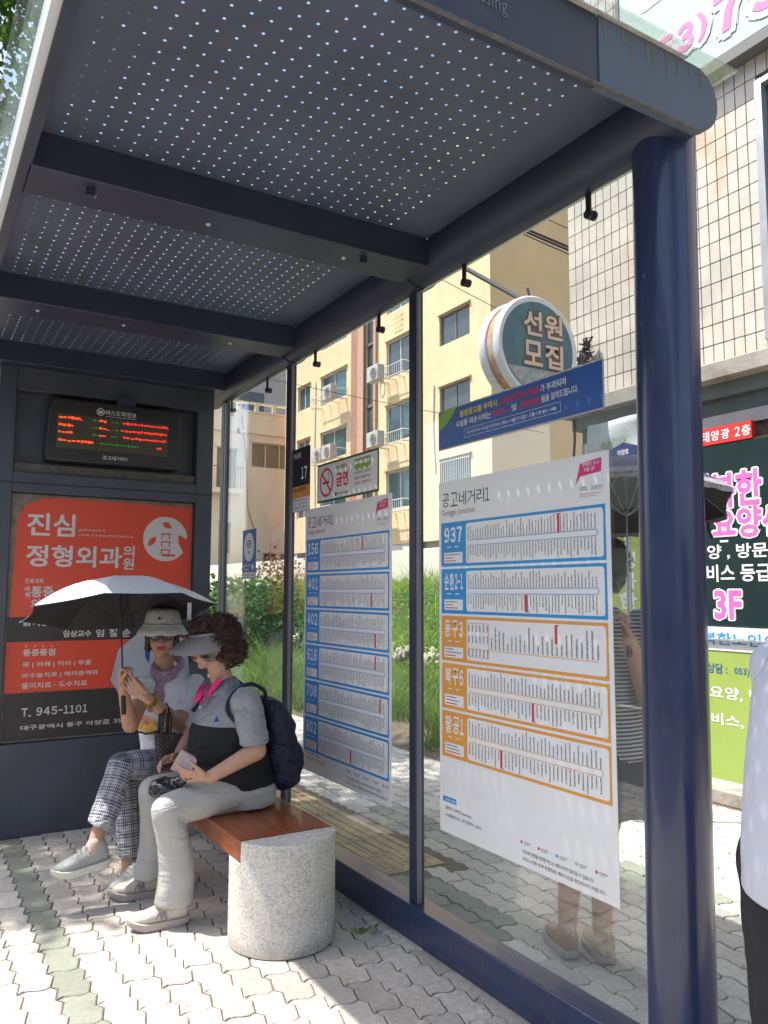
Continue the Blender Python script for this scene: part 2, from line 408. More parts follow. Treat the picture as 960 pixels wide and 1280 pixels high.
# ceiling with real holes, bay by bay
HP = .0573
def bay(y0, y1):
    m = B(); nx = 24; xs0 = .385-HP/2; rows = int((y1-y0)/HP)
    yo = (y1-y0-rows*HP)/2
    for i in range(nx):
        for j in range(rows):
            cx = xs0+HP*(i+.5); cy = y0+yo+HP*(j+.5); h = HP/2; r = .0050
            out = [(h, 0), (h, h), (0, h), (-h, h), (-h, 0), (-h, -h), (0, -h), (h, -h)]
            P = [(cx+a, cy+b_, 3.06) for a, b_ in out]+[(cx+r*math.cos(PI/4*q), cy+r*math.sin(PI/4*q), 3.06) for q in range(8)]
            m.add(P, [(q, 8+q, 8+(q+1) % 8, (q+1) % 8) for q in range(8)])
    x1 = xs0+HP*nx; a, b_ = y0+yo, y0+yo+rows*HP
    for (p0, p1) in (((.30, y0), (xs0, y1)), ((x1, y0), (1.92, y1)), ((xs0, y0), (x1, a)), ((xs0, b_), (x1, y1))):
        m.add([(p0[0], p0[1], 3.06), (p1[0], p0[1], 3.06), (p1[0], p1[1], 3.06), (p0[0], p1[1], 3.06)], [(0, 3, 2, 1)])
    return m.build('perforated_panel', ceil_m, sh, smooth=False)
bay(1.53, 2.80); bay(3.02, 4.19); bay(4.41, 5.36)
for y0, y1 in ((2.80, 3.02), (4.19, 4.41), (5.36, 5.62)):
    B().box((.29, y0, 2.93), (1.91, y1, 3.065)).build('cross_beam', navy_d, sh, bevel=.004)
    for x in (.52, .95, 1.55): bl = B(); bl.ell((x, (y0+y1)/2, 2.929), (.011, 0, 0), (0, .011, 0), (0, 0, .008), 10, 6); bl.build('bolt', alu, sh)
for x in (.5, 1.62):
    q = B(); q.cyl((x, 2.86, 2.93), (x, 2.86, 2.90), .016, 12); q.build('bracket', navy_d, sh)
B().box((.262, 1.5, 2.93), (.298, 5.75, 3.07)).build('roadside_frame', navy_d, sh)
B().box((.236, 1.47, 2.94), (.2615, 5.75, 3.035)).build('roadside_sign_panel', M('translucent_white_panel', (.62, .66, .68), .4, 0, .04, 3), sh)
# near end: fascia with a rounded end cap
f = B(); arc = [(2.0+.103*math.cos(a), 3.01+.103*math.sin(a)) for a in [(-90+180*k/16)*PI/180 for k in range(17)]]
f.prism([(x, 1.47, z) for x, z in [(1.585, 2.907)]+arc+[(1.585, 3.113)]], (0, .035, 0)); f.build('end_cap', fascia_m, sh, bevel=.002)
fe = B().box((.262, 1.474, 2.907), (1.583, 1.505, 3.113)).build('fascia_board', navy_d, sh)
tr = B().box((.262, 1.466, 2.901), (1.99, 1.478, 2.9065)); tr.build('fascia_trim', M('worn_edge', (.13, .125, .12), .6, .3, .4, 30), sh)
fp = Plane((.262, 1.473, 2.907), (1, 0, 0), (0, 0, 1)); tx = B()
a_ = at(571, -6, 1, 1.473); b_ = at(636, 22, 1, 1.473)
q0 = at(634, 24, 1, 1.473); q1 = at(575, 0, 1, 1.473)
fp.text(tx, 'crossing', q1.x-.262, q0.z-2.907, q0.x-.262, q0.z-2.907+.052, .001, .0); fp.text(tx, 'Gonggo', q1.x-.262-.20, q0.z-2.907, q1.x-.262-.02, q0.z-2.907+.052, .001, .0)
tx.build('lettering', M('faded_lettering', (.14, .15, .17), .6), fe)
b = B()
for k in range(9):
    x = 1.62+.05*k+random.uniform(-.015, .015); L = random.uniform(.02, .09)
    b.add([(x-.006, 1.4692, 3.11), (x+.006, 1.4692, 3.11), (x+.001, 1.4692, 3.11-L), (x-.001, 1.4692, 3.11-L)], [(0, 3, 2, 1)])
tag(b.build('rust_stain', rust, sh), kind='stuff')
# glass roof and worn seal strip
r_ = B().box((.185, 1.43, 3.119), (2.15, 5.85, 3.129)).build('roof_glass', roofglass, sh)
B().box((.25, 1.46, 3.1135), (1.95, 1.475, 3.1185)).build('seal_strip', M('worn_seal', (.45, .44, .40), .8, 0, .3, 40), sh)
rp = Plane((.2355, 5.6, 2.94), (0, -1, 0), (0, 0, 1)); tb = B()
rp2 = Plane((.2355, 5.6, 2.94), (0, -1, 0), (0, 0, 1)); rp2.n = V(-1, 0, 0)
for t_, u0, u1 in (('Colorful', .55, 1.35), ('Daegu', 1.5, 2.1)): rp2.text(tb, t_, u0, .02, u1, .08, .001, .012)
tb.build('lettering', ink_grey, sh)
# wall glass, hung from clamps
for y0, y1 in ((1.735, 3.018), (3.085, 4.428), (4.495, 5.605)):
    B().box((GX-.004, y0, .14), (GX+.004, y1, 2.905)).build('glass_pane', glass, sh); B().box((GX-.0045, y0, 2.9055), (GX+.0045, y1, 2.911)).build('glass_edge', M('ground_glass_edge', (.62, .68, .62), .3, 0, .1, 10), sh, smooth=False)
for y in (1.93, 2.66, 3.38, 4.11, 4.83, 5.50):
    c = B(); c.box((2.004, y-.010, 2.832), (2.013, y+.010, 2.93)); c.cyl((2.000, y, 2.83), (2.0155, y, 2.83), .0175, 18); c.cyl((2.0245, y, 2.83), (2.036, y, 2.83), .0175, 18)
    c.build('glass_clamp', black_m, sh)
    B().cyl((1.995, y, 2.83), (2.000, y, 2.83), .010, 14).build('clamp_bolt', navy_d, sh)
# info and advertising panel at the far end
YP = 5.45
pn = B(); d0, d1 = YP, YP+.16
pn.box((.46, d0, 0), (1.86, d1, .56)); pn.box((.46, d0, .56), (.56, d1, 2.93)); pn.box((1.74, d0, .56), (1.86, d1, 2.93))
pn.box((.56, d0, 2.12), (1.74, d1, 2.25)); pn.box((.56, d0, 2.78), (1.74, d1, 2.93))
pn.box((.56, d0+.09, 2.25), (1.74, d1, 2.78)); pn.box((.56, d0+.05, .56), (1.74, d1-.002, 2.12))
pn.build('advertising_panel', M('panel_navy', (.062, .070, .092), .38, 0, .2, 3, spots=(2.5, (.05, .055, .07), .5, .8)), sh, bevel=.004)
B().box((.46, d0-.003, 2.178), (1.86, d0-.0005, 2.184)).build('panel_seam', black_m, sh)
B().box((.565, d0+.02, 2.252), (1.735, d0+.088, 2.31)).build('recess_ledge', M('dusty_ledge', (.10, .095, .085), .8, 0, .3, 20), sh)
B().box((.565, d0+.0395, .565), (1.735, d0+.0495, 2.115)).build('poster_backing', M('aged_board', (.22, .18, .14), .8, 0, .4, 12), sh)

# arrival display in the recess
ds = thing('arrival_display', 'bus arrival display in black casing with red and green dot letters', 'display', (1.17, YP, 2.3))
c = B(); P = Plane((0, YP-.045, 0), (1, 0, 0), (0, 0, 1))
dx0, dx1, dz0, dz1 = .735, 1.62, 2.335, 2.745
pts = [(dx0+.01, dz0), (dx1-.01, dz0), (dx1, dz0+.05), (dx1-.02, dz1-.01), (dx1-.05, dz1), (dx0+.06, dz1), (dx0+.02, dz1-.02), (dx0, dz0+.05)]
c.prism([(a, YP-.04, b_) for a, b_ in pts], (0, .12, 0)); c.build('casing', M('casing_black', (.03, .03, .032), .35), ds, bevel=.008)
sx0, sx1, sz0, sz1 = .80, 1.52, 2.42, 2.645
c = B().box((sx0, YP-.044, sz0), (sx1, YP-.0405, sz1)).build('screen', M('led_screen', (.085, .07, .05), .35, 0, .1, 5), ds)
def emis(name, col, st):
    m = bpy.data.materials.new(name); m.use_nodes = True; b = m.node_tree.nodes['Principled BSDF']
    b.inputs['Base Color'].default_value = (*col, 1); b.inputs['Emission Color'].default_value = (*col, 1); b.inputs['Emission Strength'].default_value = st; return m
led_r, led_g, led_o = emis('led_red', (.9, .03, .015), .55), emis('led_green', (.05, .35, .04), .08), emis('led_orange', (.9, .07, .02), .6)
def leds(x0, x1, z, mat, h=.016):
    x = x0
    while x < x1:
        w = random.choice((.012, .018, .022)); top = random.random()
        P.rect(ledB[mat], x, z, min(x+w, x1), z+h*(.45+.55*random.random()), .0, 0); x += w+random.choice((.004, .007))
        if random.random() < .3: P.rect(ledB[mat], x-.02, z-.004, x-.006, z, .0, 0)
ledB = {'r': B(), 'g': B(), 'o': B()}
P = Plane((0, YP-.0448, 0), (1, 0, 0), (0, 0, 1))
for q, z in enumerate((.615, .565, .515, .462)):
    z += 2.0; z = 2.42+(.195, .145, .098, .045)[q]
    leds(sx0+.01, sx0+(.14, .10, .10, .23)[q], z, 'o'); 
    if q == 0: leds(sx0+.09, sx0+.14, z, 'o')
    if q < 3: leds(sx0+.22, sx0+.255, z, 'g', .012); leds(sx0+.262, sx0+.31, z, 'o'); leds(sx0+.34, sx0+.385, z, 'g', .01); leds(sx0+(.41, .40, .42)[q], sx1-.01, z, 'r')
    else: leds(sx0+.27, sx0+.52, z, 'g', .012); leds(sx1-.075, sx1-.045, z, 'r')
for k_, m_ in (('r', led_r), ('g', led_g), ('o', led_o)): ledB[k_].build('led_text', m_, ds)
tb = B(); P = Plane((0, YP-.0412, 0), (1, 0, 0), (0, 0, 1))
P.text(tb, '버스도착정보', 1.10, 2.665, 1.30, 2.70, 0, .01); P.rect(tb, 1.10, 2.655, 1.30, 2.658, 0)
P.text(tb, '공고네거리1', 1.09, 2.365, 1.25, 2.392, 0, .01)
P.ring(tb, 1.068, 2.682, .020, .025, 0, 0, 24); P.rect(tb, 1.056, 2.675, 1.08, 2.69, 0); P.rect(tb, 1.058, 2.668, 1.064, 2.673, 0); P.rect(tb, 1.072, 2.668, 1.078, 2.673, 0)
tb.build('lettering', ink_w, ds)
B().box((1.17, YP-.06, 2.742), (1.29, YP-.02, 2.79)).build('mounting_bracket', navy_d, ds)

# clinic poster
red_m = M('poster_red', (.72, .070, .032), .38, 0, .05, 3); wht_m = M('poster_white', (.66, .62, .60), .4, 0, .03)
YQ = YP+.0385
pst = thing('clinic_poster', 'red and charcoal clinic poster with white Korean lettering in the end panel', 'poster', (.585, YQ, .58))
P = Plane((0, YQ, 0), (1, 0, 0), (0, 0, 1))
def pq(x, y): q = at(x, y, 1, YQ); return q.x, q.z
px0, px1, pz0, pz1 = .575, 1.728, .575, 2.10
b = B(); P.poly(b, [(px0+.01, 1.335), (px1, 1.335), (px1, pz1-.012), (px0+.24, pz1), (px0+.17, pz1-.005), (px0+.075, pz1-.055), (px0+.03, pz1-.14)], 0, 0)
P.rect(b, px0, pz0, px1, 1.335, 0, 1); P.rect(b, px0, .865, px1, 1.18, .0006, 0)
b.build('poster_sheet', [red_m, ink_dgrey], pst, smooth=False)
tb = B(); H_ = .0016
def pt(t, x0, y0, x1, y1, bold=.03, tri=None):
    if y0 > 740: (a0, b0), (a1, b1) = pq(x0, y1), pq(x1, y0)
    else: (a0, b1), (a1, b0) = pq(x0, y0), pq(x1, y1)
    (P.mix if '-' in t or '39' in t else P.text)(tb, t, a0, b0, a1, b1, H_, bold)
z5 = lambda x, y: (x/3.764, 600+y/3.764)        # reading positions measured on the enlarged photograph
def pz(t, x0, y0, x1, y1, bold=.03): pt(t, *z5(x0, y0), *z5(x1, y1), bold)
pz('진심', 130, 152, 352, 268, .022); pz('정형외과', 125, 302, 572, 415, .022); pz('의', 580, 308, 632, 362, .022); pz('원', 578, 365, 630, 422, .022)
pz('JINSIH', 368, 230, 492, 246, .0); pz('ORTHOPEDICS', 370, 254, 626, 272, .0)
pz('진료과목', 118, 463, 205, 487, .01); pz('마', 118, 500, 142, 526, .02); pz('취', 118, 528, 142, 554, .02); pz('통증', 148, 500, 250, 552, .022); pz('의학과', 143, 558, 300, 608, .022)
pz('前', 108, 655, 146, 688, .02); pz('계명대학교', 154, 655, 330, 688, .025)
pz('임상교수', 296, 706, 430, 740, .025); pz('임', 450, 702, 490, 738, .022); pz('절', 512, 700, 552, 738, .022); pz('순', 575, 700, 614, 738, .022)
pz('통증중점', 106, 792, 260, 830, .022)
for xx in (122, 162, 203, 243):
    q = pq(*z5(xx, 782)); P.disc(tb, q[0], q[1], .005, H_, n=10)
pz('목 | 어깨 | 허리 | 무릎', 104, 845, 430, 886, .012); pz('비수술치료 | 체외충격파', 103, 893, 462, 936, .012); pz('물리치료 · 도수치료', 100, 940, 410, 984, .012)
pz('T. 945-1101', 96, 1052, 414, 1116, .022); pz('대구광역시 동구 아양로 397', 92, 1118, 600, 1180, .02)
tb.build('lettering', wht_m, pst, smooth=False)
lg = B(); c0 = pq(*z5(779, 278)); R0 = abs(pq(*z5(882, 278))[0]-pq(*z5(673, 278))[0])/2
pts = [(c0[0]+R0*math.cos(t), c0[1]+R0*math.sin(t)) for t in [(-35+k*(-360+40)/40)*PI/180 for k in range(41)]]
P.poly(lg, pts+[(c0[0]+R0*.55, c0[1]-R0*.12)], H_, 0)
def leaf(cx, cy, L, w, a):
    pp = []
    for k in range(9): t = k/8; pp.append((L*(t-.5), w*math.sin(PI*t)))
    for k in range(7, 0, -1): t = k/8; pp.append((L*(t-.5), -w*math.sin(PI*t)))
    P.poly(lg, [(cx+x*math.cos(a)-y*math.sin(a), cy+x*math.sin(a)+y*math.cos(a)) for x, y in pp], H_+.0008, 1)
leaf(c0[0]+R0*.05, c0[1]+R0*.62, R0*.5, R0*.13, -.5); leaf(c0[0]-R0*.6, c0[1]-R0*.12, R0*.55, R0*.13, .9); leaf(c0[0]+R0*.72, c0[1]+R0*.0, R0*.5, R0*.13, -.9)
for q in (.22, -.14, -.5):
    P.rect(lg, c0[0]-R0*.2, c0[1]+R0*(q-.02), c0[0]+R0*.24, c0[1]+R0*(q+.04), H_+.0008, 1)
    P.rect(lg, c0[0]-R0*.2, c0[1]+R0*(q-.2), c0[0]-R0*.15, c0[1]+R0*q, H_+.0008, 1); P.rect(lg, c0[0]+R0*.15, c0[1]+R0*(q-.2), c0[0]+R0*.2, c0[1]+R0*q, H_+.0008, 1)
P.rect(lg, c0[0]-R0*.14, c0[1]-R0*.78, c0[0]+R0*.45, c0[1]-R0*.68, H_+.0008, 1)
lg.build('logo', [wht_m, red_m], pst, smooth=False)
# photograph of the doctor printed on the poster (a plain figure in a white coat)
b = B(); hz = [pq(152, 873), pq(138, 850), pq(148, 812), pq(172, 792), pq(205, 786), pq(232, 800), pq(239, 850), pq(239, 895), pq(160, 900)]
P.poly(b, hz, H_+.0004, 0); P.poly(b, [pq(184, 792), pq(190, 796), pq(186, 830), pq(181, 820)], H_+.0012, 1)
b.build('printed_figure', [M('print_coat', (.42, .44, .50), .5, 0, .1, 5), ink_navy], pst, smooth=False)

# ------------------------------------------------------------------ boards on the glass
XB_ = GX-.0065
GP = Plane((XB_, 0, 0), (0, -1, 0), (0, 0, 1))         # reading direction u = -y
def board(name, label, cat, y_left, y_right, z0, z1, mat, grp=None, fr=None):
    t = thing(name, label, cat, (XB_, (y_left+y_right)/2, z0), grp)
    B().box((XB_, y_right, z0), (XB_+.002, y_left, z1)).build('board', mat, t); return t
def glyph_col(mb, x, z0, z1, w, h, grow=0):
    """a line of tiny unreadable print running up the board"""
    z = z0
    while z < z1-.002:
        L = random.uniform(.0035, .0065)
        GP.rect(mb, x-w*random.uniform(.22, .42), z, x+w*random.uniform(.22, .42), min(z+L, z1), h); z += L+random.uniform(.0008, .002)
def timetable(yl, yr, z0, z1, label, nums, cols, redat, number, style):
    t = thing('timetable_board', label, 'bus timetable', (XB_, (yl+yr)/2, z0), 'bus timetable boards on the glass')
    B().box((XB_, yr, z0), (XB_+.002, yl, z1)).build('board', white_board, t)
    k = B(); bl = B(); orr = B(); rd = B(); wh = B(); pk = B(); gy = B()
    U = lambda y: -y
    u0, u1 = -yl+.022, -yr-.022
    GP.mix(k, '공고네거리1', u0, z1-.112, u0+.335, z1-.052, .0008, .0); GP.text(gy, 'Gonggo Junction', u0, z1-.155, u0+.235, z1-.123, .0008, 0)
    for q in range(9):
        for w in range(9):
            if False: pass
    a = u1-.13; GP.poly(pk, [(a+.02, z1-.03), (a+.12, z1-.02), (a+.118, z1-.068), (a+.02, z1-.075), (a-.005, z1-.105), (a+.01, z1-.06)], .0008)
    GP.text(wh, '행복한 도시', a+.03, z1-.042, a+.11, z1-.028, .0014, .01); GP.text(wh, '대구', a+.04, z1-.062, a+.09, z1-.046, .0014, .01)
    GP.mix(bl, number, u1-.062, z1-.128, u1-.005, z1-.113, .0008, .01); GP.rect(gy, u1-.115, z1-.124, u1-.075, z1-.121, .0008); GP.rect(gy, u1-.115, z1-.117, u1-.08, z1-.114, .0008)
    GP.rect(rd, u1-.115, z1-.140, u1-.01, z1-.1385, .0008); GP.rect(gy, u1-.115, z1-.148, u1-.04, z1-.1465, .0008)
    for q, (num, col) in enumerate(zip(nums, cols)):
        zt = z1-.18-q*.2; zb = zt-.19; tgt = bl if col == 'b' else orr
        GP.rect(tgt, u0-.004, zb, u1+.002, zt, .0006)
        GP.rrect(wh, u0+.175, zb+.012, u1-.008, zt-.011, .012, .0012)
        GP.mix(wh, num, u0+.016, zt-.09, u0+.152, zt-.018, .0012, .026)
        GP.rect(wh, u0+.04, zt-.108, u0+.07, zt-.104, .0012); GP.rect(wh, u0+.095, zt-.108, u0+.125, zt-.104, .0012)
        GP.rrect(wh, u0+.018, zb+.015, u0+.15, zb+.06, .003, .0012)
        for w in range(3):
            L = random.uniform(.05, .115); GP.rect(gy if w else rd, u0+.026, zb+.022+w*.013, u0+.026+L, zb+.026+w*.013, .0018)
        N = 44 if style == 'b' or q < 2 else (30 if q == 2 else 36); a0 = u0+.19; a1 = u1-.045
        zm = (zt+zb)/2+(-.0 if q % 2 else .0)
        gap = .011
        for i in range(N):
            x = a0+(a1-a0)*i/(N-1); w = (a1-a0)/N*.5
            if q == 2 and style == 'o':
                if i < 6: glyph_col(gy, x, zt-.06, zt-.03, w, .0018); glyph_col(gy, x, zt-.105, zt-.075, w, .0018); glyph_col(gy, x, zb+.03, zb+.06, w, .0018)
                else: glyph_col(gy, x, zm-.03, zm-.03+random.uniform(.025, .105), w, .0018)
                continue
            glyph_col(gy, x, zm+gap+.003, zm+gap+.003+random.uniform(.035, .066), w, .0018)
            glyph_col(gy, x, zm-gap-.003-random.uniform(.035, .066), zm-gap-.003, w, .0018)
        if q == 2 and style == 'o':
            GP.line(tgt, a0, zm-.036, a1, zm-.036, .0025, .0018)
            for xx in (a0-.005, a0+.13): GP.line(tgt, xx, zm-.068, xx, zt-.026, .0022, .0018)
            GP.line(tgt, a0-.005, zt-.026, a0+.13, zt-.026, .0022, .0018); GP.line(tgt, a0-.005, zm-.068, a0+.13, zm-.068, .0022, .0018)
        else:
            for s_ in (-1, 1):
                GP.line(tgt, a0, zm+s_*gap, a1, zm+s_*gap, .0028, .0018)
                if style == 'o':
                    for i in range(N): GP.rect(wh, a0+(a1-a0)*i/(N-1)-.002, zm+s_*gap-.0008, a0+(a1-a0)*i/(N-1)+.002, zm+s_*gap+.0008, .0022)
            GP.ring(tgt, a1, zm, gap-.0014, gap+.0014, .0018, 0, 14, -PI/2, PI/2)
        rr, updn = redat[q]; x = a0+(a1-a0)*rr
        lo, hi = (zm+gap, zt-.016) if updn > 0 else (zb+.016, zm-gap)
        GP.rect(rd, x-.006, lo, x+.006, hi, .0024); GP.rect(rd, x, (hi-.003) if updn > 0 else lo, x+.016, hi if updn > 0 else lo+.003, .0024)
    zb = z0+.125
    GP.rect(bl, u0+.0, zb-.03+.03, u0+.095, zb+.022, .0008); GP.text(wh, '대구버스정보', u0+.022, zb+.004, u0+.09, zb+.016, .0014, .01)
    GP.text(k, '홈페이지, 스마트폰, businfo.go.kr', u0+.02, zb-.033, u0+.20, zb-.016, .0008); GP.text(k, '교통불편신고, 대구광역시 (053)', u0+.02, zb-.062, u0+.26, zb-.045, .0008)
    for w in range(5):
        a = u0+.50+w*.093; GP.disc(rd if w in (0, 1, 4) else (bl if w == 2 else orr), a, z0+.085, .006, .0008, n=12); GP.rect(gy, a+.012, z0+.086, a+.05, z0+.089, .0008); GP.rect(gy, a+.012, z0+.079, a+.04, z0+.0815, .0008)
    GP.text(k, '· 최근에 운행을 변경한 버스는 배차시간이 달라질 수 있습니다.', u0+.50, z0+.045, u0+.86, z0+.060, .0008); GP.text(k, '· 버스노선별 상세 운행현황, 배차시간을 확인하시기 바랍니다.', u0+.50, z0+.020, u0+.91, z0+.035, .0008)
    for mb, m, nm in ((k, ink, 'black_print'), (bl, ink_blue, 'blue_print'), (orr, ink_or, 'orange_print'), (rd, ink_r, 'red_print'), (wh, white_board, 'white_print'), (pk, ink_pk, 'emblem'), (gy, ink_grey, 'small_print')):
        if mb.v: mb.build(nm, m, t, smooth=False)
    return t
timetable(2.864, 1.872, .496, 1.978, 'white timetable board headed 937 with blue and orange route boxes', ['937', '순환2-1', '동구3', '북구6', '팔공1'], 'bbooo', [(.75, 1), (.5, -1), (.72, 1), (.54, -1), (.28, -1)], '20671', 'o')
timetable(4.225, 3.262, .496, 1.978, 'white timetable board headed 156 with six blue route boxes', ['156', '401', '402', '618', '708', '802'], 'bbbbbb', [(.68, 1), (.82, -1), (.88, -1), (.88, 1), (.95, 1), (.52, -1)], '20673', 'b')
# no smoking sign
t = board('no_smoking_sign', 'white no smoking sign with green border on the glass', 'sign', 4.075, 3.385, 2.0, 2.222, M('sign_green_edge', (.035, .10, .05), .4))
b = B(); r = B(); k = B(); gg = B(); u0, u1 = -4.075, -3.385
GP.rect(b, u0+.012, 2.012, u1-.012, 2.21, .0008)
GP.ring(r, u0+.115, 2.11, .068, .082, .0016, 0, 36)
GP.line(r, u0+.115-.052, 2.11+.052, u0+.115+.052, 2.11-.052, .014, .002)
GP.rect(k, u0+.07, 2.104, u0+.15, 2.115, .0016); GP.line(k, u0+.13, 2.125, u0+.15, 2.15, .004, .0016); GP.line(k, u0+.15, 2.15, u0+.135, 2.165, .004, .0016)
GP.text(k, '버스정류소', u0+.235, 2.165, u0+.36, 2.19, .0016, .01); GP.text(r, '금연', u0+.235, 2.07, u0+.37, 2.15, .0016, .03)
GP.text(k, '대구광역시동구', u0+.25, 2.025, u0+.38, 2.04, .0016, .01); GP.disc(k, u0+.232, 2.033, .011, .0016, n=12)
GP.rrect(gg, u0+.44, 2.145, u0+.61, 2.195, .008, .0016)
for w in range(6): GP.rect(b, u0+.447+w*.027, 2.166, u0+.468+w*.027, 2.184, .0022)
for w in (.47, .52, .575): GP.disc(gg, u0+w, 2.143, .011, .0018, n=12)
for w in range(3): GP.text(k if w < 2 else r, ('버스정류소 금연구역', '흡연시 과태료 부과', '과태료 2만원 부과')[w], u0+.44, 2.112-w*.027, u0+.61, 2.128-w*.027, .0016, .005)
for mb, m, nm in ((b, white_board, 'white_print'), (r, ink_r, 'red_print'), (k, ink, 'black_print'), (gg, ink_g, 'green_print')): mb.build(nm, m, t, smooth=False)
# blue fine notice
t = board('notice_sign', 'long blue notice sign with white and red lettering above the 937 timetable', 'sign', 2.864, 1.884, 2.122, 2.30, M('sign_pale_edge', (.4, .42, .45), .4))
bB = B(); gB = B(); yB = B(); rB = B(); wB = B(); u0, u1 = -2.864, -1.884
GP.rect(bB, u0+.006, 2.128, u1-.006, 2.294, .0008)
GP.poly(gB, [(u0+.006, 2.294-.015), (u0+.006, 2.21), (u0+.05, 2.225), (u0+.10, 2.26), (u0+.14, 2.294), (u0+.05, 2.294)], .0014)
GP.text(yB, '불법광고물 부착시', u0+.16, 2.245, u0+.41, 2.275, .0016, .02); GP.text(rB, '500만원이하의 과태료', u0+.43, 2.245, u0+.66, 2.275, .0016, .02); GP.text(wB, '가 부과되며', u0+.665, 2.245, u0+.80, 2.275, .0016, .015)
GP.text(wB, '시설물 파손시에는', u0+.13, 2.205, u0+.37, 2.233, .0016, .015); GP.text(rB, '원상복구', u0+.38, 2.205, u0+.48, 2.233, .0016, .02); GP.text(wB, '및', u0+.50, 2.205, u0+.53, 2.233, .0016, .015); GP.text(rB, '손해배상을', u0+.545, 2.205, u0+.665, 2.233, .0016, .02); GP.text(wB, '됨을 알려드립니다.', u0+.67, 2.205, u0+.86, 2.233, .0016, .015)
for a0, b0, a1, b1 in ((.19, 2.152, .77, 2.1535), (.19, 2.188, .77, 2.1895), (.19, 2.152, .1915, 2.188), (.77, 2.152, .7715, 2.1895)): GP.rect(wB, u0+a0, b0, u0+a1, b1, .0016)
GP.text(wB, '대구광역시 버스운영과 803-6934 시설관리공단 교통시설 603-1885', u0+.21, 2.163, u0+.75, 2.178, .0016)
for mb, m, nm in ((bB, M('sign_blue', (.022, .09, .33), .35), 'blue_print'), (gB, ink_g, 'green_print'), (yB, ink_y, 'yellow_print'), (rB, ink_r, 'red_print'), (wB, ink_w, 'white_print')): mb.build(nm, m, t, smooth=False)
# stop number sign
t = board('stop_number_sign', 'narrow black and orange stop sign numbered 17 beside the no smoking sign', 'sign', 4.44, 4.175, 1.975, 2.36, ink_navy)
bB = B(); oB = B(); wB = B(); kB = B(); u0, u1 = -4.44, -4.175
GP.rect(bB, u0, 2.13, u1, 2.36, .0008); GP.rect(oB, u0, 2.06, u1, 2.13, .0008); GP.rect(wB, u0, 1.978, u1, 2.06, .0008)
GP.text(wB, '아양로', u0+.04, 2.30, u0+.14, 2.335, .0016, .01); GP.mix(wB, '17', u0+.145, 2.165, u0+.235, 2.245, .0016, .03); GP.text(kB, '버스정류장', u0+.05, 2.095, u0+.22, 2.12, .0016, .015)
for w in range(3): GP.text(kB, ('아양로 공고네거리', '동구 신암동', '대구광역시 동구')[w], u0+.02, 2.038-w*.022, u0+.23, 2.052-w*.022, .0016)
for mb, m, nm in ((bB, M('sign_black_blue', (.018, .022, .045), .4), 'dark_print'), (oB, ink_or, 'orange_print'), (wB, white_board, 'white_print'), (kB, ink, 'black_print')): mb.build(nm, m, t, smooth=False)
# wifi sign
t = board('wifi_sign', 'small blue sign with a wireless symbol in a white circle', 'sign', 5.235, 4.99, 1.585, 1.92, M('wifi_blue', (.03, .13, .42), .4))
wB = B(); bB = B(); rB = B(); c = (-5.1125, 1.80)
GP.disc(wB, c[0], c[1], .092, .0008, ry=.098); 
for rr in (.03, .05, .07): GP.ring(bB, c[0], c[1]-.045+.012, rr, rr+.010, .0016, 0, 14, PI*.25, PI*.75)
GP.disc(bB, c[0], c[1]-.035, .010, .0016, n=12)
GP.text(wB, '공공와이파이', -5.22, 1.662, -5.08, 1.685, .0008, .01); GP.text(wB, 'FREE', -5.20, 1.64, -5.11, 1.655, .0008, .01); GP.disc(wB, -5.04, 1.665, .022, .0008, n=16)
GP.rect(wB, -5.225, 1.592, -5.0, 1.63, .0008); GP.text(rB, '대구광역시', -5.21, 1.60, -5.02, 1.62, .0016)
for mb, m, nm in ((wB, white_board, 'white_print'), (bB, ink_navy, 'blue_print'), (rB, ink_grey, 'grey_print')): mb.build(nm, m, t, smooth=False)

# ------------------------------------------------------------------ bench
def wood_extra(nt, c, pos):
    mp = nn(nt, 'ShaderNodeMapping', {'Vector': pos, 'Scale': (9, 1.0, 9)}).outputs[0]
    n = nn(nt, 'ShaderNodeTexNoise', {'Vector': mp, 'Scale': 5, 'Detail': 8, 'Roughness': .7}).outputs[0]
    return mixc(nt, ramp(nt, n, .35, .7), c, (.14, .032, .012))
wood = M('red_brown_timber', (.36, .105, .034), .38, 0, .2, 5, rand=.06, extra=wood_extra, coat=.25)
def gran(nt, c, pos):
    n = nn(nt, 'ShaderNodeTexVoronoi', {'Vector': pos, 'Scale': 190}, feature='F1').outputs['Color']
    r = nn(nt, 'ShaderNodeSeparateColor', {0: n}).outputs[0]
    c = mixc(nt, ramp(nt, r, .68, .95), c, (.34, .33, .31)); c = mixc(nt, ramp(nt, r, .35, .05), c, (.66, .64, .59))
    z = nn(nt, 'ShaderNodeSeparateXYZ', {0: pos}).outputs[2]
    n2 = nn(nt, 'ShaderNodeTexNoise', {'Vector': pos, 'Scale': 9, 'Detail': 5}).outputs[0]
    st = math_(nt, 'MULTIPLY', ramp(nt, math_(nt, 'ADD', z, math_(nt, 'MULTIPLY', n2, .12)), .13, .05), .5)
    return mixc(nt, st, c, (.2, .16, .12))
granite = M('grey_granite', (.54, .525, .485), .55, 0, .1, 8, bump=.08, bs=200, extra=gran)
bn = thing('bench', 'bench of glossy red brown planks on round granite supports', 'bench', (1.5, 4.3, 0))
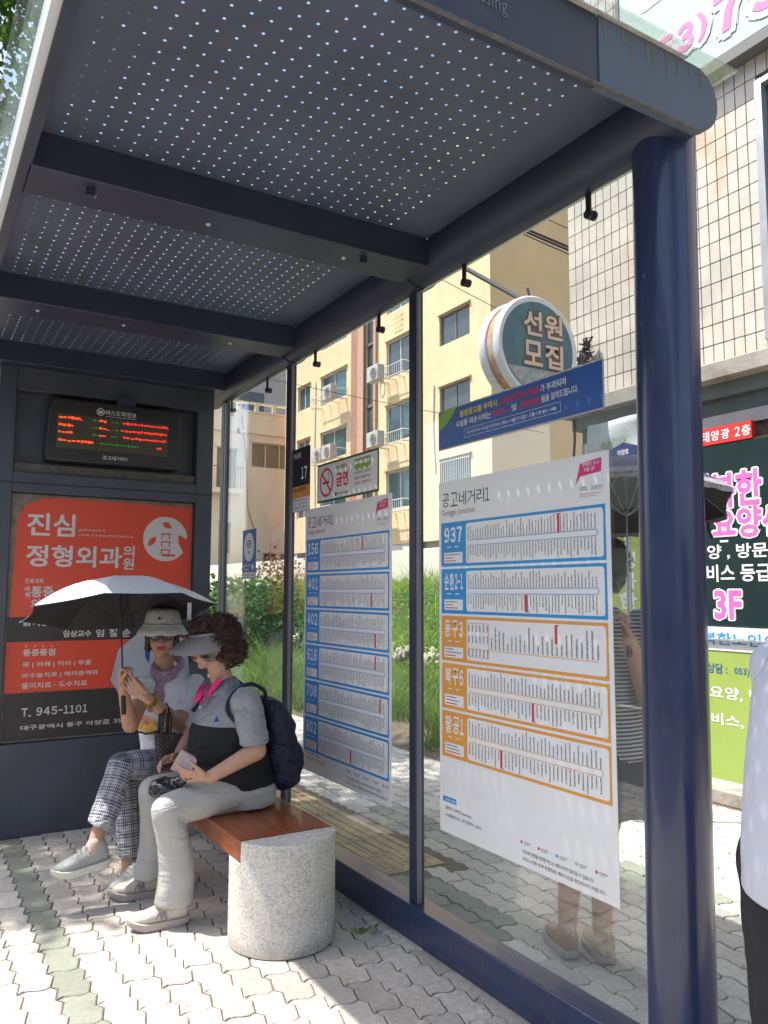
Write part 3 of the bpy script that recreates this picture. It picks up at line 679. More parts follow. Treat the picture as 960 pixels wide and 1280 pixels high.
def stone(cy, sgn):
    """round granite support with a seat cut for the planks: one closed mesh"""
    b = B(); r = STR; zc = .452; zn = .362; ye = cy-sgn*.065; a0 = math.asin((ye-cy)/r)
    A = sorted({round(2*PI*k/56, 6) for k in range(56)}|{round(a0 % (2*PI), 6), round((PI-a0) % (2*PI), 6)}); n = len(A)
    P = [(1.5+r*math.cos(t), cy+r*math.sin(t)) for t in A]
    up = lambda i: (P[i][1]-ye)*sgn < 1e-5          # these wall points rise to the full height
    vs = [(x, y, .002) for x, y in P]+[(x, y, zn) for x, y in P]+[(x, y, zc) for x, y in P]; fs = [tuple(range(n))[::-1]]
    for i in range(n):
        j = (i+1) % n; fs.append((i, j, n+j, n+i))
        if up(i) and up(j): fs.append((n+i, n+j, 2*n+j, 2*n+i))
    D = [i for i in range(n) if up(i)]
    while up((D[0]-1) % n) and len(D) < n: D = [(D[0]-1) % n]+D[:-1]
    E = [(D[-1]+k) % n for k in range(n-len(D)+2)]
    fs += [tuple(2*n+i for i in D), tuple(n+i for i in E), (n+D[-1], n+D[0], 2*n+D[0], 2*n+D[-1])]
    b.add(vs, fs); return b.build('support', granite, bn, bevel=.004)
stone(3.34, 1); stone(5.15, -1)
for i in range(2):
    x0 = 1.276+i*.222
    B().box((x0, 3.277, .364), (x0+.2175, 5.21, .45)).build('plank', wood, bn, bevel=.004)

# ------------------------------------------------------------------ buildings behind
def wall_holes(mb, org, u, up, n, W_, H_, holes, depth, mi=0, rv=0):
    """front of a wall W_ x H_ with rectangular openings (u0, v0, u1, v1) and their reveals"""
    us = sorted({0, W_, *[h[0] for h in holes], *[h[2] for h in holes]}); vs_ = sorted({0, H_, *[h[1] for h in holes], *[h[3] for h in holes]})
    org, u, up, n = map(Vector, (org, u, up, n)); p = lambda a, b, d=0: org+u*a+up*b-n*d
    for i in range(len(us)-1):
        for j in range(len(vs_)-1):
            cu_, cv = (us[i]+us[i+1])/2, (vs_[j]+vs_[j+1])/2
            if any(h[0] < cu_ < h[2] and h[1] < cv < h[3] for h in holes): continue
            mb.add([p(us[i], vs_[j]), p(us[i+1], vs_[j]), p(us[i+1], vs_[j+1]), p(us[i], vs_[j+1])], [(0, 1, 2, 3)], mi)
    for a0, b0, a1, b1 in holes:
        for q in (((a0, b0), (a1, b0)), ((a1, b0), (a1, b1)), ((a1, b1), (a0, b1)), ((a0, b1), (a0, b0))):
            (x0, y0), (x1, y1) = q; mb.add([p(x0, y0), p(x0, y0, depth), p(x1, y1, depth), p(x1, y1)], [(0, 1, 2, 3)], rv)
XF = 17.32; YC = 21.42
def stain(nt, c, pos):
    mp = nn(nt, 'ShaderNodeMapping', {'Vector': pos, 'Scale': (2.5, 2.5, .25)}).outputs[0]
    n = nn(nt, 'ShaderNodeTexNoise', {'Vector': mp, 'Scale': 1.6, 'Detail': 6}).outputs[0]
    return mixc(nt, math_(nt, 'MULTIPLY', ramp(nt, n, .55, .8), .22), c, (.36, .28, .17))
ywall = M('yellow_stucco', (.72, .57, .35), .9, 0, .07, 1.5, bump=.2, bs=30, extra=stain)
twall = M('tan_stucco', (.88, .60, .30), .9, 0, .05, 1.2)
frame_w = M('white_window_frame', (.62, .62, .60), .5); frame_g = M('grey_window_frame', (.16, .16, .15), .5)
redb = M('red_brown_tile_band', (.36, .19, .13), .7, 0, .15, 6); salm = M('salmon_band', (.50, .31, .22), .7, 0, .1, 6)
base_g = M('grey_base_wall', (.36, .33, .30), .9, 0, .1, 2); cream_w = M('cream_wall', (.62, .60, .52), .85, 0, .08, 1, extra=stain)
apt = thing('apartment_building', 'yellow stucco apartment block with red vertical band, window air conditioners and tan shaded side', 'building', (XF, YC, 1.4))
b = B(); ZB, ZT = 3.6, 18.2; LEN = 17.6
wins = []       # (y_low, y_high, sill, head, kind)
for fl in range(4):
    dz = -2.82*fl
    wins += [(22.63, 24.55, 10.93+dz, 12.12+dz, 'dark' if fl < 2 else 'bars'), (26.45, 28.5, 10.55+dz, 12.15+dz, 'ac'), (32.1, 34.75, 10.65+dz, 12.05+dz, 'ac'), (36.0, 37.45, 10.85+dz, 12.1+dz, 'plain')]
wins = [w for w in wins if w[2] > ZB+.3]+[(22.63, 24.55, 13.75, 14.9, 'dark'), (26.45, 28.5, 13.4, 14.95, 'plain'), (32.1, 34.75, 13.45, 14.9, 'plain')]
holes = [(y0-YC, z0-ZB, y1-YC, z1-ZB) for y0, y1, z0, z1, k_ in wins]+[(29.42-YC, .4, 30.3-YC, ZT-ZB-.6)]
wall_holes(b, (XF, YC, ZB), (0, 1, 0), (0, 0, 1), (-1, 0, 0), LEN, ZT-ZB, holes, .16)
b.build('front_wall', ywall, apt, smooth=False)
b = B(); b.box((XF+.2, YC, 1.2), (XF+13, YC+.2, ZT)); b.box((XF+.002, YC-.003, ZB), (XF+.2, YC+.2, ZT))
b.build('side_wall', twall, apt, smooth=False)
B().box((XF+.3, YC+.2, 3.45), (XF+13, YC+LEN, ZT-.3)).build('core', twall, apt, smooth=False)
B().box((XF-.001, YC-.01, 3.45), (XF+13, YC+LEN, 3.6)).build('overhang_slab', ywall, apt, smooth=False)
B().box((XF-.25, YC-.1, ZT), (XF+13, YC+LEN+.1, ZT+.25)).build('parapet', ywall, apt, smooth=False)
b = B(); b.box((XF+1.6, YC+5.4, 1.2), (XF+1.8, YC+LEN, 3.45)); b.build('base_wall', base_g, apt, smooth=False)
for y in (YC+.2, YC+5.2, YC+10.6, YC+16): B().box((XF+.05, y, 1.2), (XF+1.5, y+(1.6 if y == YC+5.2 else .6), 3.45)).build('column', cream_w, apt, smooth=False)
for (y0, y1, z0, z1, kd) in wins:
    w = B(); t_ = .06
    for a, c in (((y0, z0), (y1, z0+t_)), ((y0, z1-t_), (y1, z1)), ((y0, z0+t_), (y0+t_, z1-t_)), ((y1-t_, z0+t_), (y1, z1-t_)), (((y0+y1)/2-.03, z0+t_), ((y0+y1)/2+.03, z1-t_))):
        w.box((XF+.08, a[0], a[1]), (XF+.15, c[0], c[1]))
    wo = w.build('window', frame_w if kd in ('ac', 'plain') else frame_g, apt, smooth=False)
    for a, c in ((y0+t_, (y0+y1)/2-.03), ((y0+y1)/2+.03, y1-t_)):
        B().box((XF+.11, a, z0+t_), (XF+.13, c, z1-t_)).build('pane', random.choice((winglass, winglass, winglass_g)) if kd != 'dark' else winglass_g, wo, smooth=False)
    B().box((XF-.10, y0-.08, z1+.02), (XF, y1+.08, z1+.08)).build('window_hood', ywall, apt, smooth=False)
    if kd == 'bars':
        q = B()
        for k in range(16): y = y0+.05+k*(y1-y0-.1)/15; q.cyl((XF-.05, y, z0), (XF-.05, y, z1), .016, 6)
        for z in (z0+.1, z1-.1): q.cyl((XF-.05, y0, z), (XF-.05, y1, z), .018, 6)
        q.build('window_bars', frame_w, apt)
    if kd == 'ac':
        q = B()
        for z in (z0-.18, z0+.28): q.tube([(XF, y0-.05, z), (XF-.5, y0-.05, z), (XF-.5, y1+.05, z), (XF, y1+.05, z)], .02, 5)
        for k in range(15): y = y0+k*(y1-y0)/14; q.cyl((XF-.5, y, z0-.18), (XF-.5, y, z0+.28), .011, 5)
        for k in range(4): q.box((XF-.5, y0+k*(y1-y0)/3.3, z0-.2), (XF, y0+k*(y1-y0)/3.3+.05, z0-.18))
        q.build('window_railing', frame_w, apt)
for y0, y1, m, nm in ((30.3, 31.46, redb, 'red_band'), (29.25, 29.42, salm, 'salmon_band')):
    B().box((XF-.12, y0, ZB+.2), (XF-.002, y1, ZT-.2)).build(nm, m, apt, smooth=False)
    if nm == 'red_band': B().box((XF-.125, y0+.02, ZB+.2), (XF-.1, y0+.55, ZT-.2)).build('salmon_band', salm, apt, smooth=False)
q = B().box((XF+.1, 29.43, ZB+.4), (XF+.12, 30.29, ZT-.6)).build('stair_glass', winglass_g, apt, smooth=False)
for k in range(8): B().box((XF+.04, 29.43, ZB+.4+1.41*k), (XF+.1, 30.29, ZB+.52+1.41*k)).build('transom', frame_g, apt, smooth=False)
b = B()
for y, z0, z1 in ((24.9, 6, 9.5), (35.3, 5, 12)): b.tube([(XF-.04, y, z1), (XF-.04, y+.05, (z0+z1)/2), (XF-.04, y-.1, z0)], .03, 6)
b.build('drain_pipe', frame_w, apt)
b = B(); q = XF-.06     # service ladder marks near the top
for k in range(4): b.box((q-.02, 27.2, 12.55+.22*k), (q, 27.9, 12.59+.22*k))
b.build('wall_rack', ywall, apt, smooth=False)
# air conditioners
acm = M('white_enamel', (.46, .46, .44), .45, 0, .08, 6); acd = M('grille_dark', (.10, .10, .10), .6)
def make_ac():
    t = thing('air_conditioner', 'white outdoor air conditioner', 'air conditioner', (0, 0, 0), 'air conditioners on the yellow block')
    B().box((-.18, -.46, 0), (.16, .46, .66)).build('casing', acm, t, bevel=.02)
    g_ = B(); n = 24
    for r in (.07, .13, .19, .24):
        for k in range(n):
            a0, a1 = 2*PI*k/n, 2*PI*(k+1)/n; g_.cyl((-.2, -.12+r*math.cos(a0), .3+r*math.sin(a0)), (-.2, -.12+r*math.cos(a1), .3+r*math.sin(a1)), .008, 4)
    g_.build('fan_grille', acm, t); B().cyl((-.184, -.12, .3), (-.18, -.12, .3), .25, 24).build('fan_opening', acd, t)
    return t
ac0 = make_ac()
names = {(26, 0): 'upper window right of the red band', (26, 1): 'middle window right of the red band', (26, 2): 'lower window right of the red band', (32, 0): 'upper window left of the red band', (32, 1): 'middle window left of the red band', (32, 2): 'lower window left of the red band'}
first = True
for (y0, y1, z0, z1, kd) in wins:
    if kd != 'ac': continue
    fl = round((10.6-z0)/2.82); side = int(y0)
    for k, yy in enumerate((y0+.45,) if (side == 26 or fl == 0) else (y0+.45, y0+1.45)):
        nm = names.get((side, fl)); 
        if not nm: continue
        if side == 26: yy = y1-.2
        lab = 'white air conditioner on the rail of the '+nm if k == 0 else 'further air conditioner beside it, '+nm
        loc = (XF-.66, yy, z0-.22)
        if first: ac0.location = loc; ac0['label'] = lab; first = False
        else: dup(ac0, loc, lab)
# coiled hose hanging under one
h_ = B(); h_.tube([(XF-.5, 28.0+.35*math.cos(a)*.5, 9.9+.38*math.sin(a)+a*.01) for a in [k*.35 for k in range(40)]], .02, 5)
tag(h_.build('hose', frame_w), 'white coiled hose hanging below the upper window right of the red band', 'hose')

# pale building at the left
wb = thing('pale_building', 'pale cream building with a long dark window left of the yellow block', 'building', (15.5, 41, 1.4))
X0, X1, YW = 9.0, 22.0, 41.0
pw = M('pale_plaster', (.74, .68, .56), .9, 0, .06, .8, extra=stain)
ang = .0
hl = [(16.2-X0, 8.35-1.2, 19.6-X0, 9.75-1.2), (9.6-X0, 7.2-1.2, 10.8-X0, 9.4-1.2), (14.2-X0, 6.9-1.2, 15.35-X0, 9.3-1.2), (14.4-X0, 3.5-1.2, 15.1-X0, 5.2-1.2), (17.0-X0, 1.8-1.2, 20-X0, 3.6-1.2)]
b = B(); wall_holes(b, (X0, YW, 1.2), (1, 0, 0), (0, 0, 1), (0, -1, 0), X1-X0, 10.2, hl, .25); b.build('front_wall', pw, wb, smooth=False)
B().box((X0+.02, YW+.3, 1.2), (X1-.02, YW+9, 11.3)).build('core', pw, wb, smooth=False)
for i, (a0, b0, a1, b1) in enumerate(hl):
    w = B(); n = max(2, int((a1-a0)/.8))
    for k in range(n+1): x = X0+a0+(a1-a0)*k/n; w.box((x-.03, YW+.12, 1.2+b0), (x+.03, YW+.18, 1.2+b1))
    w.box((X0+a0, YW+.12, 1.2+b0), (X0+a1, YW+.18, 1.25+b0)); w.box((X0+a0, YW+.12, 1.15+b1), (X0+a1, YW+.18, 1.2+b1))
    wo = w.build('window', frame_w, wb, smooth=False); B().box((X0+a0, YW+.19, 1.2+b0), (X0+a1, YW+.22, 1.2+b1)).build('pane', winglass_c, wo, smooth=False)
    B().box((X0+a0-.1, YW-.08, 1.2+b1), (X0+a1+.1, YW-.001, 1.32+b1)).build('lintel', pw, wb, smooth=False)
B().box((X0-.1, YW-.15, 10.2), (X1, YW-.001, 10.35)).build('cornice', pw, wb, smooth=False)
b = B(); b.box((X0, YW-.05, 11.4), (X1, YW+.15, 11.5)); b.box((X0, YW-.05, 11.9), (X1, YW+.15, 12.0))
for k in range(13): b.box((X0+k*1.05, YW-.04, 11.5), (X0+.2+k*1.05, YW+.14, 11.9))
b.build('parapet', pw, wb, smooth=False)
b = B(); b.box((13.6, YW-1.0, 6.7), (15.4, YW, 6.95)); b.box((13.6, YW-1.0, 6.95), (13.7, YW, 7.7)); b.build('balcony', pw, wb, smooth=False)
b = B()
for k in range(9): b.cyl((14.3+k*.13, YW-.95, 6.95), (14.3+k*.13, YW-.95, 8.1), .02, 5)
b.cyl((13.7, YW-.95, 8.1), (15.4, YW-.95, 8.1), .03, 6); b.build('balcony_railing', M('rusty_rail', (.30, .16, .10), .8), wb)
b = B(); b.tube([(15.55, YW-.06, 11.2), (15.9, YW-.06, 8.5), (16.0, YW-.06, 6), (16.5, YW-.06, 4.6)], .025, 5); b.build('cable', frame_g, wb)
gb = thing('grey_building', 'plain grey block rising behind the pale cream building', 'building', (22, 60, 1.4))
gw = M('shaded_grey_render', (.42, .42, .42), .9, 0, .08, .3)
b = B().box((6, 56, 1), (40, 70, 23)).build('wall', gw, gb, smooth=False)
for k in range(6):
    for j in range(5): w = B().box((9+k*4, 55.93, 3+j*4), (11+k*4, 55.99, 4.6+j*4)).build('window', winglass_g, gb, smooth=False)

# low boundary wall, green mesh fence
def line_seg(p, q): 
    p, q = Vector(p), Vector(q); return p, q, (q-p).length, (q-p).normalized()
lw = tag(B().box((12.6, 10.5, 1.0), (12.8, 38, 2.72)).build('boundary_wall', cream_w, bevel=.01), 'long low cream wall in front of the yellow block', 'wall')
grn = M('green_coated_wire', (.03, .22, .08), .5)
fn = thing('mesh_fence', 'green wire mesh fence along the top of the grass bank', 'fence', (7.5, 14, .3))
fx = lambda y: 7.55
wv = B(); y = 6.2
while y < 27: wv.add([(7.55, y-.003, .25), (7.55, y+.003, .25), (7.55, y+.003, 1.5), (7.55, y-.003, 1.5)], [(0, 1, 2, 3)]); wv.add([(7.547, y, .25), (7.553, y, .25), (7.553, y, 1.5), (7.547, y, 1.5)], [(0, 1, 2, 3)]); y += .055
tag(wv.build('wire', grn, fn, smooth=False), kind='stuff')
for z in (.35, .7, 1.05, 1.36, 1.49): B().cyl((7.55, 6.2, z), (7.55, 27, z), .006, 6).build('rail_wire', grn, fn)
for k in range(9): B().cyl((7.58, 6.3+k*2.5, .1), (7.58, 6.3+k*2.5, 1.55), .024, 10).build('post', grn, fn)

# ------------------------------------------------------------------ the shop on the right
XS, YE = 5.3, 5.365
shop = thing('shop_building', 'white tiled corner building with shop signboards and a concrete ledge', 'building', (XS, 3.5, 0))
def tile_extra(nt, c, pos):
    mp = nn(nt, 'ShaderNodeMapping', {'Vector': pos, 'Scale': (1, 1, .5)}).outputs[0]
    n = nn(nt, 'ShaderNodeTexNoise', {'Vector': mp, 'Scale': 1.7, 'Detail': 5, 'Roughness': .6}).outputs[0]
    c = mixc(nt, math_(nt, 'MULTIPLY', ramp(nt, n, .56, .66), .5), c, (.52, .34, .17))
    n = nn(nt, 'ShaderNodeTexNoise', {'Vector': pos, 'Scale': 1.2, 'Detail': 5}).outputs[0]
    return mixc(nt, math_(nt, 'MULTIPLY', ramp(nt, n, .5, .68), .6), c, (.33, .32, .30))
tile_m = M('white_wall_tile', (.57, .525, .46), .3, 0, .06, 12, rand=.07, island=True, extra=tile_extra)
grout = M('brown_grout', (.10, .07, .05), .95, 0, .3, 20)
b = B(); b.box((XS+.012, -4, 3.24), (XS+9, YE-.004, 9.0)); b.box((XS+.05, -4, 0), (XS+9, YE-.15, 3.24)); core = b.build('core_wall', grout, shop, smooth=False)
TY, TZ = .0905, .1632
def tile_into(mb, y, z):
    mb.box((XS-.001, y-TY/2+.0045, z-TZ/2+.0045), (XS+.0125, y+TY/2-.0045, z+TZ/2-.0045))
te = B(); te.box((-.001, -TY/2+.0045, -TZ/2+.0045), (.0125, TY/2-.0045, TZ/2-.0045)); me_t = te.mesh('tile', tile_m, smooth=False)
tl = []
for i in range(90):
    for j in range(35):
        y = YE-TY*(i+.5); z = 3.25+TZ*(j+.5)
        if y < -2.6: continue
        if y < 3.36 and y > 1.7 and 3.32 < z < 5.3: continue
        u, v, d = proj((XS, y, z)); vis = ((714 < u < 792) or (868 < u < 965)) and -10 < v < 560 and d > 0
        if z > 5.7 and y < 4.55: vis = False
        tl.append((d if vis else 99+abs(y), y, z))
tl.sort(); rt = B()
for k, (d, y, z) in enumerate(tl):
    if k < 300: o = bpy.data.objects.new('tile', me_t); COL.objects.link(o); o.parent = shop; o.location = V(XS, y, z)-wl(shop); o.rotation_euler = (random.uniform(-.01, .01), random.uniform(-.006, .006), random.uniform(-.008, .008))
    else: tile_into(rt, y, z)
tag(rt.build('tile', tile_m, shop, smooth=False), kind='stuff')
B().box((XS-.14, -4, 3.10), (XS+.2, YE+.03, 3.235)).build('ledge', conc, shop, bevel=.01)
B().box((XS-.02, -4, 2.99), (XS+.3, YE-.02, 3.10)).build('soffit_band', M('grey_green_band', (.13, .16, .155), .6), shop)
B().box((XS+.02, -4, 2.76), (XS+.3, YE-.1, 2.86)).build('metal_band', alu, shop)
B().box((XS+.03, -4, 2.86), (XS+.3, YE-.1, 2.99)).build('lintel_band', M('dark_green_band', (.07, .10, .095), .5), shop)
# window of the upper floor at the right edge
w = B(); wy1, wz0, wz1 = 3.36, 3.32, 5.3
w.box((XS-.06, wy1-.06, wz0), (XS+.05, wy1, wz1)); w.box((XS-.06, 1.7, wz0), (XS+.05, wy1-.06, wz0+.05)); w.box((XS-.06, 1.7, wz1-.05), (XS+.05, wy1-.06, wz1)); w.box((XS-.03, 2.5, wz0+.05), (XS+.04, 2.56, wz1-.05))
wo = w.build('window', alu, shop, bevel=.004); B().box((XS+.0, 1.7, wz0+.05), (XS+.01, wy1-.06, wz1-.05)).build('pane', winglass_g, wo, smooth=False)
# step and kerb in front of the shop
B().box((XS-.22, -4, -.01), (XS+.05, YE-.15, .10)).build('shop_step', conc, shop, bevel=.012)
# signboards: dark board, white strip, green board
SP = Plane((XS-.05, 0, 0), (0, -1, 0), (0, 0, 1))
def sq(x, y): q = at(x, y, 0, XS-.05); return -q.y, q.z
def sbox(t, x0, y0, x1, y1, mb, bold=.03, h=.004):
    a0, b1 = sq(x0, y0); a1, b0 = sq(x1, y0); _, bb = sq(x0, y1); SP.text(mb, t, a0, bb, a1, b1, h, bold)
dk = thing('dark_shop_sign', 'dark green shop signboard with pink and white Korean lettering and 3F', 'sign', (XS-.05, 3.5, 1.2))
DY1, DY0 = 4.28, 0.9
B().box((XS-.05, DY0, 1.25), (XS-.01, DY1, 2.62)).build('board', M('sign_dark_green', (.006, .020, .021), .35), dk, bevel=.004)
wB, pB = B(), B()
def halo(pl, mb, t, a0, b0, a1, b1, h, o, mix=False):
    for k in range(8):
        du, dv = o*math.cos(PI/4*k), o*math.sin(PI/4*k); (pl.mix if mix else pl.text)(mb, t, a0+du, b0+dv, a1+du, b1+dv, h+.0004*k, .04)
def outlined(t, a0, b0, a1, b1):
    halo(SP, wB, t, a0, b0, a1, b1, .0015, .012); SP.text(pB, t, a0, b0, a1, b1, .006, .03)
outlined('행복한', -4.08, 2.13, -3.44, 2.40); outlined('요양센터', -3.86, 1.90, -3.06, 2.13)
SP.text(wB, '요양 , 방문목욕', -4.05, 1.745, -3.15, 1.86, .003, .02); SP.text(wB, '서비스 등급상담', -4.06, 1.58, -3.14, 1.71, .003, .02)
outlined('3F', -3.87, 1.30, -3.64, 1.52)
SP.rect(wB, -3.80, 1.875, -3.73, 1.89, .003)
for mb, m, nm in ((wB, ink_w, 'white_lettering'), (pB, M('sign_pink', (.72, .13, .42), .4), 'pink_lettering')): mb.build(nm, m, dk, smooth=False)
rs = thing('red_floor_sign', 'red strip sign with white Korean lettering above the dark signboard', 'sign', (XS-.05, 3.7, 2.62))
B().box((XS-.055, 3.50, 2.625), (XS-.015, 4.22, 2.755)).build('board', M('sign_red', (.55, .035, .03), .4), rs); wB = B()
SP2 = Plane((XS-.055, 0, 0), (0, -1, 0), (0, 0, 1)); SP2.mix(wB, '태양광 2층', -3.935, 2.65, -3.50, 2.73, .002, .02); wB.build('lettering', ink_w, rs, smooth=False)
ws = thing('white_strip_sign', 'white strip sign with blue Korean lettering below the dark signboard', 'sign', (XS-.05, 3.5, 1.05))
B().box((XS-.06, .9, 1.07), (XS-.012, 4.28, 1.245)).build('board', M('sign_white', (.62, .63, .64), .35), ws); wB = B(); SP3 = Plane((XS-.06, 0, 0), (0, -1, 0), (0, 0, 1))
SP3.text(wB, '행복한노인요양센터', -4.10, 1.11, -3.0, 1.205, .002, .02); wB.build('lettering', ink_blue, ws, smooth=False)
B().box((XS-.085, .9, 1.145), (XS-.062, 4.28, 1.158)).build('rail', alu, ws)
gs = thing('green_shop_sign', 'lime green shop signboard with phone number and white Korean lettering', 'sign', (XS-.05, 3.5, .12))
B().box((XS-.055, .9, .13), (XS-.014, 4.28, 1.066)).build('board', M('sign_lime', (.28, .38, .085), .4, 0, .05, 2), gs); wB, kB = B(), B()
SP4 = Plane((XS-.055, 0, 0), (0, -1, 0), (0, 0, 1))
SP4.text(kB, '상담 :', -3.95, .90, -3.78, .975, .002, .012); SP4.text(kB, '053)', -3.72, .895, -3.60, .955, .002, .005); SP4.mix(kB, '7598282', -3.595, .90, -3.2, .985, .002, .012)
SP4.text(wB, '문요양, 방문목욕', -4.06, .71, -3.12, .81, .002, .02); SP4.text(wB, '서비스, 등급상담', -4.06, .52, -3.12, .61, .002, .02)
SP4.disc(kB, -3.50, .40, .09, .002, 1)
for mb, m, nm in ((wB, ink_w, 'white_lettering'), (kB, [ink_navy, M('sign_green_dot', (.03, .35, .08), .4)], 'dark_lettering')): mb.build(nm, m, gs, smooth=False)
B().box((XS-.065, .9, .03), (XS-.02, 4.28, .128)).build('base_panel', M('painted_metal_white', (.5, .5, .5), .5, 0, .15, 10), gs)
# vertical lime sign and the hanging poster left of the corner post
vs = thing('vertical_lime_sign', 'lime green sign with vertical white Korean lettering seen through the glass', 'sign', (XS-.05, 4.8, .5))
B().box((XS-.05, 4.42, .45), (XS-.01, 5.05, 2.02)).build('board', M('sign_lime_yellow', (.36, .44, .08), .4), vs); wB = B()
for k, ch in enumerate('행복한'): SP.text(wB, ch, -4.80, 1.70-k*.17, -4.61, 1.84-k*.17, .003, .03)
wB.build('lettering', ink_w, vs, smooth=False)
B().box((XS-.04, 4.3, .1), (XS+.04, 5.2, .44)).build('door_panel', M('dark_door', (.05, .05, .055), .4), shop)
hp = thing('hanging_poster', 'pale grey curled poster under the concrete ledge', 'poster', (XS-.1, 4.9, 2.4))
b = B(); n = 12; pts = []
for k in range(n+1):
    for j in range(7):
        y = 5.05-.62*j/6; z = 2.98-.72*k/n; pts.append((XS-.12+.02*math.sin(k*.9+j), y+.03*math.sin(k*.8)*(j == 0), z))
b.add(pts, [(k*7+j, k*7+j+1, (k+1)*7+j+1, (k+1)*7+j) for k in range(n) for j in range(6)]); ho = b.build('sheet', M('poster_pale', (.40, .45, .45), .9, spec=.1), hp); so_ = ho.modifiers.new('thickness', 'SOLIDIFY'); so_.thickness = .004
kB = B(); SP5 = Plane((XS-.15, 0, 0), (0, -1, 0), (0, 0, 1)); SP5.text(kB, '상 가', -4.89, 2.74, -4.58, 2.80, 0, .01); SP5.text(kB, '매매', -4.89, 2.66, -4.76, 2.72, 0, .01); SP5.text(kB, '임대', -4.70, 2.66, -4.58, 2.72, 0, .01); SP5.text(kB, '010-3502-6688', -4.89, 2.61, -4.59, 2.64, 0, .005)
kB.build('lettering', M('print_olive', (.18, .2, .1), .5), hp, smooth=False)
# big mint banner
bnn = thing('mint_banner', 'large mint green banner with pink phone number above the tiled wall', 'banner', (XS-.12, 3, 5.6))
B().box((XS-.12, -1, 5.62), (XS-.06, 4.56, 8.4)).build('sheet', M('banner_mint', (.38, .49, .44), .6, 0, .04, 1), bnn)
b = B(); b.box((XS-.13, -1, 5.52), (XS-.0, 4.6, 5.615)); b.box((XS-.13, 4.56, 5.615), (XS-.0, 4.60, 8.4)); b.build('frame', M('banner_frame', (.12, .12, .12), .5), bnn)
wB, pB = B(), B(); SP6 = Plane((XS-.12, 0, 0), (0, -1, 0), (0, 0, 1))
def bq(x, y): q = at(x, y, 0, XS-.12); return -q.y, q.z
def bt(t, x0, x1, yt, yb, o=.05):
    a0, zt = bq(x0, yt); a1, _ = bq(x1, yt); _, zb_ = bq(x0, yb)
    halo(SP6, wB, t, a0, zb_, a1, zt, .004, o, True); SP6.mix(pB, t, a0, zb_, a1, zt, .010, .04)
bt('053)', 796, 888, 72, 108); bt('7', 888, 932, 0, 55, .06); bt('5', 934, 985, -28, 30, .06)
SP6.rrect(wB, bq(800, 20)[0], bq(800, 20)[1], bq(852, -30)[0], bq(852, -30)[1]+.3, .05, .004)
for mb, m, nm in ((wB, M('banner_white', (.55, .53, .53), .5), 'white_lettering'), (pB, M('banner_pink', (.66, .16, .36), .5), 'pink_lettering')): mb.build(nm, m, bnn, smooth=False)

# round sign on a bracket
rs = thing('round_sign', 'round double sided sign with white rim and cream Korean letters by the tiled corner', 'sign', (4.9, 5.25, 3.75))
cy0, cy1, cxr, czr, R = 5.12, 5.40, 4.50, 3.56, .335
C0 = at(674, 434, 1, cy0); cxr, czr = C0.x, C0.z
R = abs(at(723, 434, 1, cy0).x-C0.x)*.98
rim = M('white_plastic_rim', (.70, .72, .73), .35, 0, .05, 5); rimside = M('weathered_orange_print', (.48, .25, .14), .5, 0, .6, 6, spots=(5, (.45, .40, .34), .5, .6))
b = B(); b.tube([(cxr, cy0+.05, czr), (cxr, cy1-.05, czr)], R*.93, 40); b.build('drum', rimside, rs)
for y0, y1 in ((cy0, cy0+.08), (cy1-.08, cy1)):
    b = B(); b.loft([((cxr, y, czr), (r, 0, 0), (0, 0, r)) for y, r in ((y0+.015, R*.86), (y0, R*.92), (y0, R*.97), (y0+.02, R), (y1-.01, R), (y1, R*.96))], n=48); b.build('rim', rim, rs)
RP = Plane((cxr, cy0+.012, czr), (1, 0, 0), (0, 0, 1))
def face_x(nt, c, pos):
    n = nn(nt, 'ShaderNodeTexNoise', {'Vector': pos, 'Scale': 7, 'Detail': 5}).outputs[0]
    c = mixc(nt, ramp(nt, n, .45, .6), c, (.03, .12, .18)); return mixc(nt, math_(nt, 'MULTIPLY', ramp(nt, n, .6, .75), .6), c, (.35, .30, .22))
b = B(); RP.disc(b, 0, 0, R*.88, .004, 0, 40); b.build('face', M('faded_teal_print', (.05, .16, .19), .35, 0, .2, 5, extra=face_x), rs, smooth=False)
b = B(); RP.poly(b, [(R*.86*math.cos(a), R*.86*math.sin(a)) for a in [(-150+k*6)*PI/180 for k in range(21)]], .006); b.build('lower_print', M('faded_pale_print', (.34, .38, .38), .4, 0, .35, 14, spots=(9, (.5, .22, .12), .58, .65)), rs, smooth=False)
wB, oB = B(), B()
for ch, a, c_ in (('선', -.12, .07), ('원', .055, .07), ('모', -.12, -.125), ('집', .055, -.125)):
    k = R/.335; halo(RP, oB, ch, (a-.005)*k, c_*k, (a+.15)*k, (c_+.16)*k, .0065, .009*k); RP.text(wB, ch, (a-.005)*k, c_*k, (a+.15)*k, (c_+.16)*k, .011, .022)
oB.build('letter_edge', M('letter_brown', (.13, .06, .04), .5), rs, smooth=False); wB.build('lettering', ink_cream, rs, smooth=False)
b = B(); b.tube([(cxr+.05, (cy0+cy1)/2, czr+R*.9), (cxr+.0, (cy0+cy1)/2, czr+R+.12)], .012, 8); b.tube([(cxr-.02, (cy0+cy1)/2, czr+R*.97), atd(500, 290, 7.9)], .022, 8)
b.tube([(cxr+R*.9, (cy0+cy1)/2, czr), (XS+.05, (cy0+cy1)/2-.1, czr)], .02, 8); b.tube([(cxr+R*.7, (cy0+cy1)/2, czr-R*.5), (XS+.05, (cy0+cy1)/2-.1, czr-R*.45)], .02, 8); b.build('bracket', M('bracket_steel', (.12, .12, .125), .5, .5), rs)
